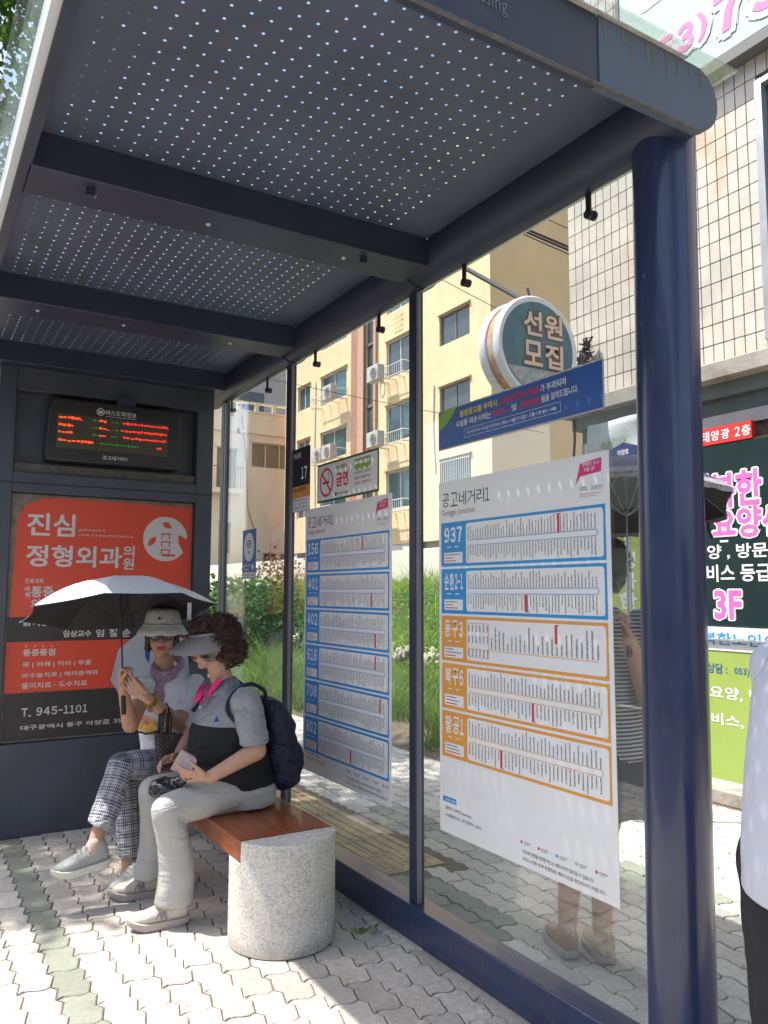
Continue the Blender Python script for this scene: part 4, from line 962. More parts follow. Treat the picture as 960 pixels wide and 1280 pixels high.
# tangle of dark cables and insulators at the corner
ct = thing('cable_tangle', 'dark tangle of cables on the corner of the tiled wall beside the round sign', 'cables', (XS, 5.0, 3.3))
for k in range(7):
    b = B(); pts = []; y, z, x = 5.28-.02*k, 3.42+.05*k, XS-.05
    for j in range(14): pts.append((x-.03*random.random(), y-.16*random.random(), z+.22*random.random()-.1))
    b.tube(pts, .010, 5); b.build('cable', black_m, ct)
B().box((XS-.10, 5.08, 3.42), (XS-.02, 5.18, 3.56)).build('junction_box', M('box_brown', (.10, .07, .06), .7), ct, bevel=.01)
b = B(); b.tube([(XS-.02, YE-.05, 3.4), (XS-.03, YE-.06, 2.9), (XS-.05, YE-.02, 2.4)], .014, 6); b.build('down_cable', black_m, ct)

# street name sign on a post behind the glass
sn = thing('street_name_sign', 'dark blue street name sign with pointed top on a thin post', 'sign', (4.2, 3.7, 0))
c = at(779, 568, 0, 4.2); SN = Plane((4.2, 0, 0), (0, -1, 0), (0, 0, 1)); u = -c.y; b = B()
P_ = [(u-.12, c.z-.055), (u+.12, c.z-.055), (u+.12, c.z+.045), (u, c.z+.085), (u-.12, c.z+.045)]
b.prism([SN.p(a, q) for a, q in P_], (.012, 0, 0)); b.build('plate', M('sign_dark_blue', (.02, .035, .13), .4), sn)
wB = B(); SN.text(wB, '아양로', u-.05, c.z-.005, u+.05, c.z+.035, .002, .015); SN.text(wB, 'Ayang-ro', u-.05, c.z-.035, u+.05, c.z-.018, .002); wB.build('lettering', ink_w, sn, smooth=False)
B().cyl((4.22, c.y, 0), (4.22, c.y, c.z), .02, 10).build('post', alu, sn)

# overhead wires
wires = thing('utility_wires', 'bundle of dark utility wires crossing in front of the yellow block', 'wires', (6, 7, 6))
def wire(p, q, sag, r, nm='wire'):
    p, q = Vector(p), Vector(q); pts = [p.lerp(q, t/16)-V(0, 0, sag*4*(t/16)*(1-t/16)) for t in range(17)]
    B().tube(pts, r, 5).build(nm, black_m, wires)
for (xa, ya, xb, yb, dp, r) in ((560, 240, 745, 322, 9.5, .016), (565, 246, 745, 326, 9.5, .013), (600, 262, 740, 330, 9.7, .008), (600, 225, 750, 305, 10, .006), (360, 515, 620, 515, 15, .006), (500, 300, 640, 400, 8, .004)):
    wire(atd(xa-160, ya-71, dp+1.5), atd(xb+60, yb+26, dp-.6), .04, r)

# ------------------------------------------------------------------ plants
def leafmat(name, col, tr=.35):
    m = bpy.data.materials.new(name); m.use_nodes = True; nt = m.node_tree; b = nt.nodes['Principled BSDF']; out = nt.nodes['Material Output']
    r = nn(nt, 'ShaderNodeNewGeometry').outputs['Random Per Island']; pos = nn(nt, 'ShaderNodeNewGeometry').outputs['Position']
    n = nn(nt, 'ShaderNodeTexNoise', {'Vector': pos, 'Scale': 1.3, 'Detail': 3}).outputs[0]
    v = math_(nt, 'MULTIPLY_ADD', r, .8, math_(nt, 'MULTIPLY_ADD', n, .8, .2))
    h = math_(nt, 'MULTIPLY_ADD', n, .05, .475)
    c = nn(nt, 'ShaderNodeHueSaturation', {'Hue': h, 'Value': v, 'Color': (*col, 1)}).outputs[0]
    nt.links.new(c, b.inputs['Base Color']); b.inputs['Roughness'].default_value = .7; b.inputs['Specular IOR Level'].default_value = .2
    t = nn(nt, 'ShaderNodeBsdfTranslucent', {0: c}).outputs[0]
    nt.links.new(nn(nt, 'ShaderNodeMixShader', {0: tr, 1: b.outputs[0], 2: t}).outputs[0], out.inputs[0]); return m
leaf_g = leafmat('tree_leaf', (.09, .17, .035)); leaf_b = leafmat('shrub_leaf', (.065, .16, .035)); grass_m = leafmat('grass_blade', (.17, .27, .055), .4); dry_m = leafmat('dry_leaf', (.30, .19, .09)); weed_m = leafmat('weed_leaf', (.24, .37, .07), .4)
bark = M('bark', (.13, .10, .075), .95, 0, .35, 12, bump=.8, bs=25)
def leaves_np(cent, size, up=.3):
    """one folded quad per centre, random turn, as arrays"""
    n = len(cent); rng = np.random.default_rng(len(cent))
    d = rng.normal(size=(n, 3)); d[:, 2] = d[:, 2]*.5; d /= np.linalg.norm(d, axis=1)[:, None]
    e = np.cross(d, rng.normal(size=(n, 3))); e /= np.linalg.norm(e, axis=1)[:, None]
    L = (size*rng.uniform(.6, 1.3, n))[:, None]; w = L*.38
    P = np.stack([cent, cent+d*L*.5+e*w, cent+d*L, cent+d*L*.5-e*w], 1).reshape(-1, 3)
    return P
def quads_obj(name, P, mat, parent):
    P = P-np.array(wl(parent)); n = len(P)//4; me = bpy.data.meshes.new(name)
    me.vertices.add(len(P)); me.vertices.foreach_set('co', P.ravel().astype('f4')); me.loops.add(4*n); me.polygons.add(n)
    me.loops.foreach_set('vertex_index', np.arange(4*n, dtype='i4')); me.polygons.foreach_set('loop_start', np.arange(0, 4*n, 4, dtype='i4')); me.polygons.foreach_set('loop_total', np.full(n, 4, dtype='i4'))
    me.materials.append(mat); me.update(calc_edges=True); o = bpy.data.objects.new(name, me); COL.objects.link(o)
    if parent: o.parent = parent
    return o
def tree(label, base, H, crown_c, crown_r, nclump, nleaf, lsize, mat=None, seed=1, name='street_tree'):
    rng = np.random.default_rng(seed); t = thing(name, label, 'tree', base); base = Vector(base)
    tk = B(); top = Vector(crown_c)-V(0, 0, crown_r[2]*.5)
    tk.tube([base, base+V(.05, .03, H*.15), base.lerp(top, .6)+V(.08, -.05, 0), top], [.19, .15, .12, .09], 10); tk.build('trunk', bark, t)
    cents = []
    for k in range(nclump):
        v = rng.normal(size=3); v /= np.linalg.norm(v); rr = rng.uniform(.35, 1)**.6; c = np.array(crown_c)+v*np.array(crown_r)*rr
        if k % 3 == 0: b = B(); m_ = (np.array(top)+c)/2+rng.normal(size=3)*.2; b.tube([top, m_.tolist(), c.tolist()], [.05, .03, .012], 6); b.build('limb', bark, t)
        cr = rng.uniform(.35, .7); cents.append(c+rng.normal(size=(nleaf, 3))*cr*np.array([.5, .5, .38]))
    cc = np.concatenate(cents); tag(quads_obj('crown', leaves_np(cc, lsize), mat or leaf_g, t), kind='stuff'); return t
tree('tall leafy street tree rising beyond the far end of the shelter roof', (-.35, 8.6, 0), 5, (-1.0, 8.0, 6.8), (2.7, 2.4, 2.4), 95, 420, .085, seed=3)
tree('second street tree further along the kerb', (-.3, 17, 0), 5, (-.3, 17, 6.4), (2.2, 2.4, 2.2), 50, 110, .17, seed=5)
tree('street tree standing behind the viewer by the kerb', (-.4, -5.5, 0), 5, (-.4, -5.5, 5.6), (2.2, 2.2, 2.0), 40, 90, .17, seed=8)
# shrub and dried plant at the left of the bank
def bush(name, label, c, r, n, size, mat, seed, stems=6, cat='shrub'):
    rng = np.random.default_rng(seed); t = thing(name, label, cat, (c[0], c[1], hgt(c[0], c[1]))); b = B(); z0 = hgt(c[0], c[1])
    for k in range(stems):
        v = rng.normal(size=3)*np.array(r)*.6; b.tube([(c[0], c[1], z0-.05), (c[0]+v[0]*.5, c[1]+v[1]*.5, (z0+c[2])/2), (c[0]+v[0], c[1]+v[1], c[2]+abs(v[2]))], [.02, .014, .006], 5)
    b.build('stem', bark, t)
    m = rng.normal(size=(n//14, 3)); m /= np.linalg.norm(m, axis=1)[:, None]; m *= rng.uniform(.3, 1, (n//14, 1))**.5; m = np.array(c)+m*np.array(r)
    cc = np.repeat(m, 14, 0)+rng.normal(size=(n//14*14, 3))*.13; tag(quads_obj('foliage', leaves_np(cc, size), mat, t), kind='stuff'); return t
bush('shrub', 'dark green leafy shrub at the left end of the bank', (5.6, 14.5, .9), (1.1, 1.3, .85), 5200, .11, leaf_b, 2)
bush('shrub', 'low green shrub behind the 156 timetable', (7.6, 16.5, .75), (.9, 1.6, .5), 2200, .10, leaf_b, 4)
bush('dried_plant', 'brown dried climbing plant in front of the fence', (8.1, 19.0, 1.3), (.8, 1.2, 1.1), 1500, .10, dry_m, 6, cat='plant')
# grass and weeds: nobody could count the blades
def blades(name, n, region, hlo, hhi, w, mat, seed, label=None):
    rng = np.random.default_rng(seed); P = []
    x = rng.uniform(region[0], region[1], n); y = rng.uniform(region[2], region[3], n); keep = [i for i in range(n) if mnoise.noise(V(x[i]*.8, y[i]*.8, seed)) > -.35]
    x, y = x[keep], y[keep]; n = len(x); z = np.array([hgt(a, b) for a, b in zip(x, y)])-.02; h = (hlo+(hhi-hlo)*rng.uniform(0, 1, n)**1.8*np.array([.5+1.3*max(0, mnoise.noise(V(a*.9, b*.9, 11))+.35) for a, b in zip(x, y)]))*(np.clip(1-.24*(x-4.3), .35, 1) if hhi < .6 else 1)*(1+.35*np.array([mnoise.noise(V(a*1.5, b*1.5, 3)) for a, b in zip(x, y)])); a = rng.uniform(0, 2*PI, n)
    lean = h*rng.uniform(.25, 1.0, n); la = rng.uniform(0, 2*PI, n); base = np.stack([x, y, z], 1); s = np.stack([np.cos(a), np.sin(a), 0*a], 1)*w
    mid = base+np.stack([np.cos(la)*lean*.35, np.sin(la)*lean*.35, h*.6], 1); tip = base+np.stack([np.cos(la)*lean, np.sin(la)*lean, h], 1)
    A = np.stack([base-s, base+s, mid+s*.7, mid-s*.7], 1); Bq = np.stack([mid-s*.7, mid+s*.7, tip+s*.1, tip-s*.1], 1)
    tag(quads_obj(name, np.concatenate([A, Bq], 1).reshape(-1, 3), mat, None), kind='stuff')
blades('tall_grass', 34000, (4.3, 6.9, 5.65, 17), .16, .58, .006, grass_m, 1)
blades('bank_weeds', 30000, (7.0, 11.5, 5.65, 24), .10, .75, .009, weed_m, 2)
rng = np.random.default_rng(9); n = 26000
x = rng.uniform(6.9, 11.6, n); y = rng.uniform(5.7, 24, n); z = np.array([hgt(a, b) for a, b in zip(x, y)])+rng.uniform(0, .3, n)
tag(quads_obj('ground_cover', leaves_np(np.stack([x, y, z], 1), .075), weed_m, None), kind='stuff')
# band of rubble stones in the bank
rk = M('rubble_stone', (.40, .37, .32), .9, 0, .25, 12, rand=.25, bump=.4, bs=40)
rmesh = []
for k in range(4):
    b = B(); b.ell((0, 0, 0), (.13, 0, 0), (0, .1, 0), (0, 0, .075), 8, 6)
    b.v = [tuple(np.array(v)*(1+.35*mnoise.noise(Vector(v)*9+V(k*7, 0, 0)))) for v in b.v]; rmesh.append(b.mesh('rubble_stone', rk, ang=20))
bank = thing('rubble_edge', 'band of pale rubble stones across the grassy bank', 'stones', (7.1, 9, .3))
for k in range(240):
    y = random.uniform(6.0, 17); x = 7.12+random.gauss(0, .13); o = bpy.data.objects.new('stone', rmesh[k % 4]); COL.objects.link(o); o.parent = bank
    o.location = V(x, y, hgt(x, y)+.08+random.uniform(0, .16))-wl(bank); s_ = random.uniform(.5, 1.25); o.scale = (s_, s_, s_); o.rotation_euler = (random.uniform(0, 6), random.uniform(0, 6), random.uniform(0, 6))
# small weed in the paving by the bench
wd = thing('small_weed', 'tiny green weed growing between pavers beside the bench', 'weed', (1.83, 3.2, 0)); rng = np.random.default_rng(3)
quads_obj('leaf_cluster', leaves_np(np.array([1.83, 3.2, .008])+rng.normal(size=(26, 3))*np.array([.018, .018, .004]), .022), weed_m, wd)

# across the road, seen only as a reflection in the glass
ob = thing('opposite_building', 'pale office block across the road', 'building', (-26, 10, 0))
b = B(); hl = [(3+k*4.2, 3.5+j*3.4, 5.6+k*4.2, 5.3+j*3.4) for k in range(13) for j in range(3)]
wall_holes(b, (-24, -30, 0), (0, 1, 0), (0, 0, 1), (1, 0, 0), 60, 13, hl, .3); b.box((-34, -30, 0), (-24.32, 30, 12.9)); b.build('wall', cream_w, ob, smooth=False)
for a0, b0, a1, b1 in hl: B().box((-24.28, -30+a0, b0), (-24.2, -30+a1, b1)).build('window', winglass_g, ob, smooth=False)

# ------------------------------------------------------------------ people
def skin_mat(name, col):
    return M(name, col, .52, 0, .12, 22, bump=.2, bs=260, sub=.12, spots=(38, tuple(x*.72 for x in col), .58, .8))
skin = skin_mat('skin_warm', (.52, .29, .20)); skin2 = skin_mat('skin_tan', (.46, .25, .165))
lipm = M('lips', (.40, .07, .09), .4); browm = M('brow_hair', (.03, .018, .012), .7); eyew = M('eye_white', (.6, .57, .54), .25); eyed = M('eye_dark', (.02, .012, .01), .15)
def basis(f):
    f = Vector(f).normalized(); s = V(0, 0, 1).cross(f).normalized(); return f, s, f.cross(s)      # forward, left, up
def refine(mb, voxel, smooth=6, disp=0, dscale=.12, name='tmp'):
    """many overlapping closed shapes grown into one continuous surface"""
    me = mb.mesh(name, [], smooth=False); o = bpy.data.objects.new(name, me); COL.objects.link(o)
    r = o.modifiers.new('r', 'REMESH'); r.mode = 'VOXEL'; r.voxel_size = voxel; r.use_smooth_shade = True
    s = o.modifiers.new('s', 'SMOOTH'); s.iterations = smooth; s.factor = .5
    if disp:
        tx = bpy.data.textures.new('folds', 'CLOUDS'); tx.noise_scale = dscale; tx.noise_depth = 2
        d = o.modifiers.new('d', 'DISPLACE'); d.texture = tx; d.strength = disp; d.mid_level = .5; d.texture_coords = 'LOCAL'
    bpy.context.view_layer.update(); dg = bpy.context.evaluated_depsgraph_get()
    out = bpy.data.meshes.new_from_object(o.evaluated_get(dg)); bpy.data.objects.remove(o); bpy.data.meshes.remove(me)
    out.polygons.foreach_set('use_smooth', [True]*len(out.polygons)); return out
def grown(mb, name, mat, parent, voxel=.006, smooth=6, disp=0, dscale=.12, lines=None):
    me = refine(mb, voxel, smooth, disp, dscale, name); me.name = name
    co = np.zeros(len(me.vertices)*3); me.vertices.foreach_get('co', co); co = co.reshape(-1, 3)
    if lines is not None:       # cloth coordinates along and around the limbs for woven patterns
        best = np.full(len(co), 9.); U = np.zeros((len(co), 3)); 
        for L0, (a, b) in lines:
            a, b = np.array(a, float), np.array(b, float); d = b-a; LL = np.linalg.norm(d); d /= LL
            t = np.clip((co-a)@d, 0, LL); q = co-(a+t[:, None]*d); dist = np.linalg.norm(q, axis=1)
            ref = np.cross(d, [0, 0, 1.]) if abs(d[2]) < .8 else np.cross(d, [1., 0, 0]); ref /= np.linalg.norm(ref); r2 = np.cross(d, ref)
            an = np.arctan2(q@r2, q@ref); k = dist < best; best[k] = dist[k]; U[k, 0] = (an*.0955)[k]; U[k, 1] = (L0+t)[k]
        at_ = me.attributes.new('cloth', 'FLOAT_VECTOR', 'POINT'); at_.data.foreach_set('vector', U.ravel())
    org = wl(parent); co -= np.array(org); me.vertices.foreach_set('co', co.ravel())
    me.materials.clear(); me.materials.append(mat); me.update()
    o = bpy.data.objects.new(name, me); COL.objects.link(o); o.parent = parent; WL[o.name] = org.copy(); return o
def cr(pts, n=6):
    p = [Vector(q) for q in pts]; p = [p[0]*2-p[1]]+p+[p[-1]*2-p[-2]]; out = []
    for i in range(1, len(p)-2):
        for k in range(n):
            t = k/n; out.append(.5*((2*p[i])+(p[i+1]-p[i-1])*t+(2*p[i-1]-5*p[i]+4*p[i+1]-p[i+2])*t*t+(3*p[i]-p[i-1]-3*p[i+1]+p[i+2])*t**3))
    return out+[p[-2]]
def limb(mb, pts, rs, n=14):
    for i in range(len(pts)-1): mb.cap(pts[i], pts[i+1], rs[i], rs[i+1], n)
def head_prims(mb, c, f, up=None, k=1.0):
    """skull, face, jaw, nose, ears and neck root; c is the middle of the head, f the way it looks"""
    f = Vector(f).normalized(); u = Vector(up or (0, 0, 1)); s = u.cross(f).normalized(); u = f.cross(s)
    P = lambda a, b, d: Vector(c)+f*a*k+s*b*k+u*d*k
    E_ = lambda a, b, d, ra, rb, rd: mb.ell(P(a, b, d), f*ra*k, s*rb*k, u*rd*k, 20, 14)
    E_(-.012, 0, .03, .095, .076, .085); E_(.018, 0, -.015, .068, .064, .085); E_(.035, 0, -.062, .046, .044, .042); E_(.06, 0, -.088, .022, .024, .018)
    E_(.062, 0, .025, .028, .055, .02); E_(.052, .034, -.03, .030, .026, .028); E_(.052, -.034, -.03, .030, .026, .028)
    mb.cap(P(.083, 0, .008), P(.103, 0, -.024), .009*k, .013*k, 10); E_(.092, .012, -.028, .010, .008, .008); E_(.092, -.012, -.028, .010, .008, .008)
    E_(.078, 0, -.054, .018, .026, .014)
    for q in (1, -1): E_(-.005, q*.078, -.005, .020, .008, .032)
    return P, f, s, u
def face_parts(P, f, s, u, root, k=1.0, lipc=None):
    for q in (1, -1):
        e = B(); e.ell(P(.0795, q*.030, .006), f*.008*k, s*.015*k, u*.0065*k, 14, 8); eo = e.build('eye', eyew, root)
        i = B(); i.ell(P(.0865, q*.030, .006), f*.003*k, s*.006*k, u*.006*k, 12, 6); i.build('iris', eyed, eo)
        b = B(); b.tube([P(.086, q*.014, .026), P(.088, q*.03, .031), P(.078, q*.048, .026)], [.003*k, .004*k, .002*k], 6); b.build('eyebrow', browm, root)
    l = B(); l.ell(P(.092, 0, -.0505), f*.007*k, s*.023*k, u*.0045*k, 16, 8); l.ell(P(.091, 0, -.0585), f*.008*k, s*.019*k, u*.0055*k, 16, 8); l.build('lips', lipc or lipm, root)
def hand(mb, w, d, nrm, side, curl=.5, k=1.0, spread=.12, thumb=None, thumb_fold=.3):
    """palm, four jointed fingers of unequal length and a thumb from the side of the palm.
    w wrist, d pointing to the knuckles, nrm out of the palm, side: +1 thumb lies along d x nrm"""
    w, d = Vector(w), Vector(d).normalized(); nrm = Vector(nrm); nrm = (nrm-nrm.dot(d)*d).normalized(); s = d.cross(nrm)*side
    kn = w+d*.088*k
    for t in (-.026, -.009, .009, .026): mb.cap(w+d*.014*k+s*t*.55*k, kn+s*t*1.12*k, .0135*k, .0118*k, 10)
    mb.cap(w-d*.02*k, w+d*.03*k, .024*k, .022*k, 12); mb.ell(w+d*.045*k+nrm*.004*k, d*.045*k, s*.036*k, nrm*.016*k, 14, 8)
    cl = curl if isinstance(curl, (list, tuple)) else [curl]*4
    for i, (o, L) in enumerate(((.029, .072), (.0098, .080), (-.0095, .074), (-.028, .058))):
        p = kn+s*o*k; dd = (d+s*(o/.03)*spread).normalized(); a = 0; r = (.0088, .0090, .0086, .0076)[i]*k
        for j, (fr, bend) in enumerate(((.45, .75), (.30, 1.0), (.25, .8))):
            a += cl[i]*bend; q = p+(dd*math.cos(a)+nrm*math.sin(a))*L*fr*k; mb.cap(p, q, r, r*.93, 10); p = q; r *= .92
    b0 = w+d*.026*k+s*.026*k; td = Vector(thumb).normalized() if thumb else (d*.72+s*.62+nrm*.25).normalized()
    b1 = b0+td*.036*k; t2 = (td*(1-thumb_fold)+nrm*thumb_fold*.6+d*thumb_fold*.6).normalized(); b2 = b1+t2*.030*k; b3 = b2+t2*.024*k
    mb.cap(w+d*.02*k+s*.012*k, b0, .015*k, .0135*k, 10); mb.cap(b0, b1, .0135*k, .0105*k, 10); mb.cap(b1, b2, .0105*k, .0095*k, 10); mb.cap(b2, b3, .0095*k, .0080*k, 10)
def shoe(parent, heel, toe, roll, mats, label=None, pitch_up=None, L=.255, laces=True, logo=None):
    """sneaker: thick sole, upper, tongue, laces, pull tab; heel and toe are sole points"""
    h, t = Vector(heel), Vector(toe); f = (t-h).normalized(); h = (h+t)/2-f*L/2
    u = Vector(roll or (0, 0, 1)); s = u.cross(f).normalized(); u = f.cross(s); P = lambda a, b, c: h+f*a+s*b+u*c
    prof = [(0, .024), (.012, .036), (.05, .041), (.10, .041), (.15, .049), (.19, .051), (.225, .042), (.248, .024), (.258, .004)]
    out = [(a, b) for a, b in prof]+[(a, -b*.93) for a, b in prof[::-1]]
    m = B(); n = len(out); lv = [(0, .97, .004), (.010, 1.05, 0), (.032, 1.04, -.002)]
    vs = []; 
    for z, k, _ in lv:
        for a, b in out:
            rise = .018*max(0, (a-.19)/.065)**1.5+.008*max(0, (.03-a)/.03)
            vs.append(P((a-.127)*k+.127, b*k, z+rise))
    fs = [tuple(range(n))[::-1], tuple(range(2*n, 3*n))]+[(r*n+i, r*n+(i+1) % n, (r+1)*n+(i+1) % n, (r+1)*n+i) for r in range(2) for i in range(n)]
    m.add(vs, fs)
    uo = B(); rg = []
    for a, w_, zc, hh in ((.004, .028, .068, .042), (.02, .037, .072, .052), (.05, .041, .074, .056), (.08, .040, .064, .048), (.11, .042, .060, .042), (.15, .047, .053, .035), (.19, .047, .048, .029), (.222, .038, .046, .024), (.246, .020, .044, .016)):
        rg.append((P(a, 0, zc), s*w_, u*hh))
    uo.loft(rg, n=18); uo.cap(P(.035, 0, .07), P(.040, 0, .108), .038, .034, 14); uo.cap(P(.115, 0, .080), P(.072, 0, .118), .020, .022, 10)
    o = grown(uo, 'shoe', mats[0], parent, .004, 3); 
    if label: o['label'] = label
    m.build('sole', mats[1], o, ang=50)
    if laces:
        for k in range(4):
            a = .088+k*.020; z = .125-k*.0125; l = B(); l.tube(cr([P(a, .034, z-.030), P(a+.004, .018, z-.006), P(a+.004, 0, z+.001), P(a-.002, -.018, z-.006), P(a-.004, -.034, z-.030)], 3), .0036, 6); l.build('lace', mats[2], o)
    tb = B(); tb.tube([P(.000, 0, .100), P(-.014, 0, .125), P(-.004, 0, .140), P(.006, 0, .118)], .005, 6); tb.build('pull_tab', mats[2], o)
    if logo:
        for sg in (-1, 1):
            l = B(); zz = [(.10, .030), (.108, .062), (.122, .034), (.130, .064), (.146, .036)]
            for (a, z), (a2, z2) in zip(zz, zz[1:]): l.tube([P(a, sg*(.0415+.04*(a-.1)), z+.012), P(a2, sg*(.0415+.04*(a2-.1)), z2+.012)], .0052, 6)
            l.build('side_emblem', logo, o)
    return P
def curls(c, r, n, size, seed, front=None, parent=None, mat=None, name='curl', lo=.82):
    rng = np.random.default_rng(seed); m = B(); c = Vector(c)
    for k in range(n):
        v = Vector(rng.normal(size=3).tolist()).normalized()
        if front is not None and v.dot(front[0]) > front[1]: continue
        p = c+V(v.x*r[0], v.y*r[1], v.z*r[2])*rng.uniform(lo, 1.05); a = v.orthogonal().normalized(); b = v.cross(a); ph = rng.uniform(0, 6.28); q = rng.uniform(.6, 1.2)*size
        tw = Vector(rng.normal(size=3).tolist())*.4
        pts = [p+(a*math.cos(ph+t*1.1)+b*math.sin(ph+t*1.1))*q*(1-.07*t)+(v+tw)*t*size*.22 for t in range(6)]
        m.tube(pts, [size*.13, size*.16, size*.15, size*.13, size*.1, size*.03], 4)
    return m
hair_d = M('hair_dark_brown', (.050, .020, .013), .42, 0, .5, 60); hair_k = M('hair_black', (.012, .009, .008), .4, 0, .4, 60)

# ---- woman in the grey and black polo shirt, seated nearest on the bench
g1 = thing('person', 'seated woman in grey and black polo shirt, visor and pale grey trousers with navy backpack', 'person', (1.42, 3.85, 0))
F2 = V(-1, .12, 0).normalized(); hd = V(1.335, 3.86, 1.232); FH = V(-1, .22, -.16)
b = B(); P_, f_, s_, u_ = head_prims(b, hd, FH)
b.cap((1.405, 3.86, 1.02), (1.36, 3.86, 1.15), .058, .052)
b.loft([((1.50, 3.85, .52), (.15, 0, 0), (0, .165, 0)), ((1.46, 3.85, .68), (.15, 0, 0), (0, .155, 0)), ((1.43, 3.85, .86), (.135, 0, 0), (0, .155, 0)), ((1.43, 3.85, .98), (.10, 0, 0), (0, .15, 0)), ((1.41, 3.86, 1.03), (.06, 0, 0), (0, .08, 0))])
shL, elL, wrL = V(1.445, 3.675, .965), V(1.475, 3.60, .752), V(1.262, 3.635, .648)
shR, elR, wrR = V(1.40, 4.03, .985), V(1.33, 4.10, .78), V(1.225, 4.0, .685)
limb(b, [shL, elL, wrL], [.058, .046, .029]); limb(b, [shR, elR, wrR], [.056, .045, .029])
hand(b, wrL+V(-.01, 0, 0), (-1, .25, .12), (.1, .75, .55), -1, [.35, .45, .55, .6], .95, thumb=(-.7, .1, .65))
hand(b, wrR+V(-.005, 0, 0), (-1, -.35, -.12), (.1, -.6, -.8), 1, [.45, .55, .6, .7], .95)
kL, kR, aL, aR = V(1.085, 3.69, .512), V(1.12, 4.06, .515), V(1.135, 3.705, .115), V(1.135, 4.10, .115)
limb(b, [(1.49, 3.76, .54), kL-V(-.01, 0, .01), aL, V(1.148, 3.706, .065)], [.072, .055, .036, .031]); limb(b, [(1.49, 3.95, .54), kR-V(-.01, 0, .01), aR, V(1.146, 4.106, .065)], [.072, .055, .036, .031])
grown(b, 'body', skin, g1, .0042, 4)
face_parts(P_, f_, s_, u_, g1, lipc=M('lips_soft', (.42, .17, .13), .5))
# polo shirt: grey upper part, black lower band
def polo_x(nt, c, pos):
    z = nn(nt, 'ShaderNodeSeparateXYZ', {0: pos}); zz = math_(nt, 'MULTIPLY_ADD', z.outputs[0], .02, z.outputs[2])
    n = nn(nt, 'ShaderNodeTexNoise', {'Vector': nn(nt, 'ShaderNodeMapping', {'Vector': pos, 'Scale': (1, 1, 9)}).outputs[0], 'Scale': 60, 'Detail': 3}).outputs[0]
    c = mixc(nt, ramp(nt, n, .35, .65), c, (.22, .23, .25)); ar = ramp(nt, zz, .886, .884)
    return mixc(nt, ar, c, (.008, .009, .012))
polo_g = M('polo_grey_cloth', (.29, .295, .31), .85, 0, .15, 120, bump=.25, bs=260, folds=.03, fs=8)
polo = M('polo_cloth', (.30, .31, .33), .85, 0, .05, 30, bump=.25, bs=260, folds=.024, fs=7, extra=polo_x)
b = B()
b.loft([((1.48, 3.85, .555), (.178, 0, 0), (0, .195, 0)), ((1.45, 3.85, .62), (.200, 0, 0), (0, .205, 0)), ((1.425, 3.85, .72), (.195, 0, 0), (0, .20, 0)), ((1.415, 3.85, .82), (.180, 0, 0), (0, .195, 0)), ((1.425, 3.85, .92), (.148, 0, 0), (0, .192, 0)), ((1.43, 3.855, .99), (.10, 0, 0), (0, .165, 0)), ((1.41, 3.86, 1.035), (.066, 0, 0), (0, .088, 0))], n=28)
b.cap(shL+V(-.01, .03, 0), shL.lerp(elL, .1), .072, .072); b.cap(shR+V(-.01, -.03, 0), shR.lerp(elR, .1), .070, .070)
grown(b, 'polo_shirt', polo, g1, .006, 7, .014, .07); b = B()
b.cap(shL+V(0, 0, .0), shL.lerp(elL, .45), .078, .074); b.loft([(shL.lerp(elL, .2), V(.072, 0, 0), V(0, .066, 0)), (shL.lerp(elL, .86), V(.072, 0, .004), V(0, .062, 0))], n=18)
grown(b, 'sleeve', polo_g, g1, .0055, 6, .018, .06); b = B()
b.cap(shR, shR.lerp(elR, .4), .074, .070); b.loft([(shR.lerp(elR, .2), V(.070, 0, 0), V(0, .064, 0)), (shR.lerp(elR, .85), V(.068, 0, 0), V(0, .062, 0))], n=18)
grown(b, 'sleeve', polo_g, g1, .0055, 6, .018, .06)
pinkm = M('pink_collar_lining', (.80, .03, .22), .8); gcol = M('grey_collar', (.24, .25, .27), .85)
cb = B(); cc_ = B(); ring = []
for k in range(15):
    a = (40+k*20)*PI/180 if False else (-PI+.55)+k*(2*PI-1.1)/14
    ring.append(a)
def colp(a, r, z, dz=0): return V(1.400+math.cos(a+PI)*r*1.05*-1, 3.86+math.sin(a)*r, z)
inner = [colp(a+PI*0, .068, 1.060-.035*max(0, -math.cos(a))) for a in ring]; 
def cpt(a, r, z): return V(1.395+r*math.cos(a), 3.86+r*math.sin(a)*1.05, z)
A_ = [(PI-.55)-(k*(2*PI-1.1)/14) for k in range(15)]      # opens toward the chest (-x)
for i in range(14):
    a0, a1 = A_[i], A_[i+1]; z0 = 1.075-.045*max(0, -math.cos(a0)); z1 = 1.075-.045*max(0, -math.cos(a1))
    cb.add([cpt(a0, .062, z0), cpt(a1, .062, z1), cpt(a1, .070, z1-.040), cpt(a0, .070, z0-.040)], [(0, 1, 2, 3)])
    cc_.add([cpt(a0, .0635, z0+.001), cpt(a1, .0635, z1+.001), cpt(a1, .096, z1-.050), cpt(a0, .096, z0-.050)], [(0, 1, 2, 3)])
for sg in (1, -1):       # open collar points, pink side showing
    cb.add([V(1.335, 3.86+sg*.045, 1.045), V(1.30, 3.86+sg*.075, 1.025), V(1.262, 3.86+sg*.055, .955), V(1.285, 3.86+sg*.022, .965)], [(0, 1, 2, 3)])
for mb, m, nm in ((cc_, gcol, 'collar'), (cb, pinkm, 'collar_lining')):
    o = mb.build(nm, m, g1); q = o.modifiers.new('thickness', 'SOLIDIFY'); q.thickness = .004
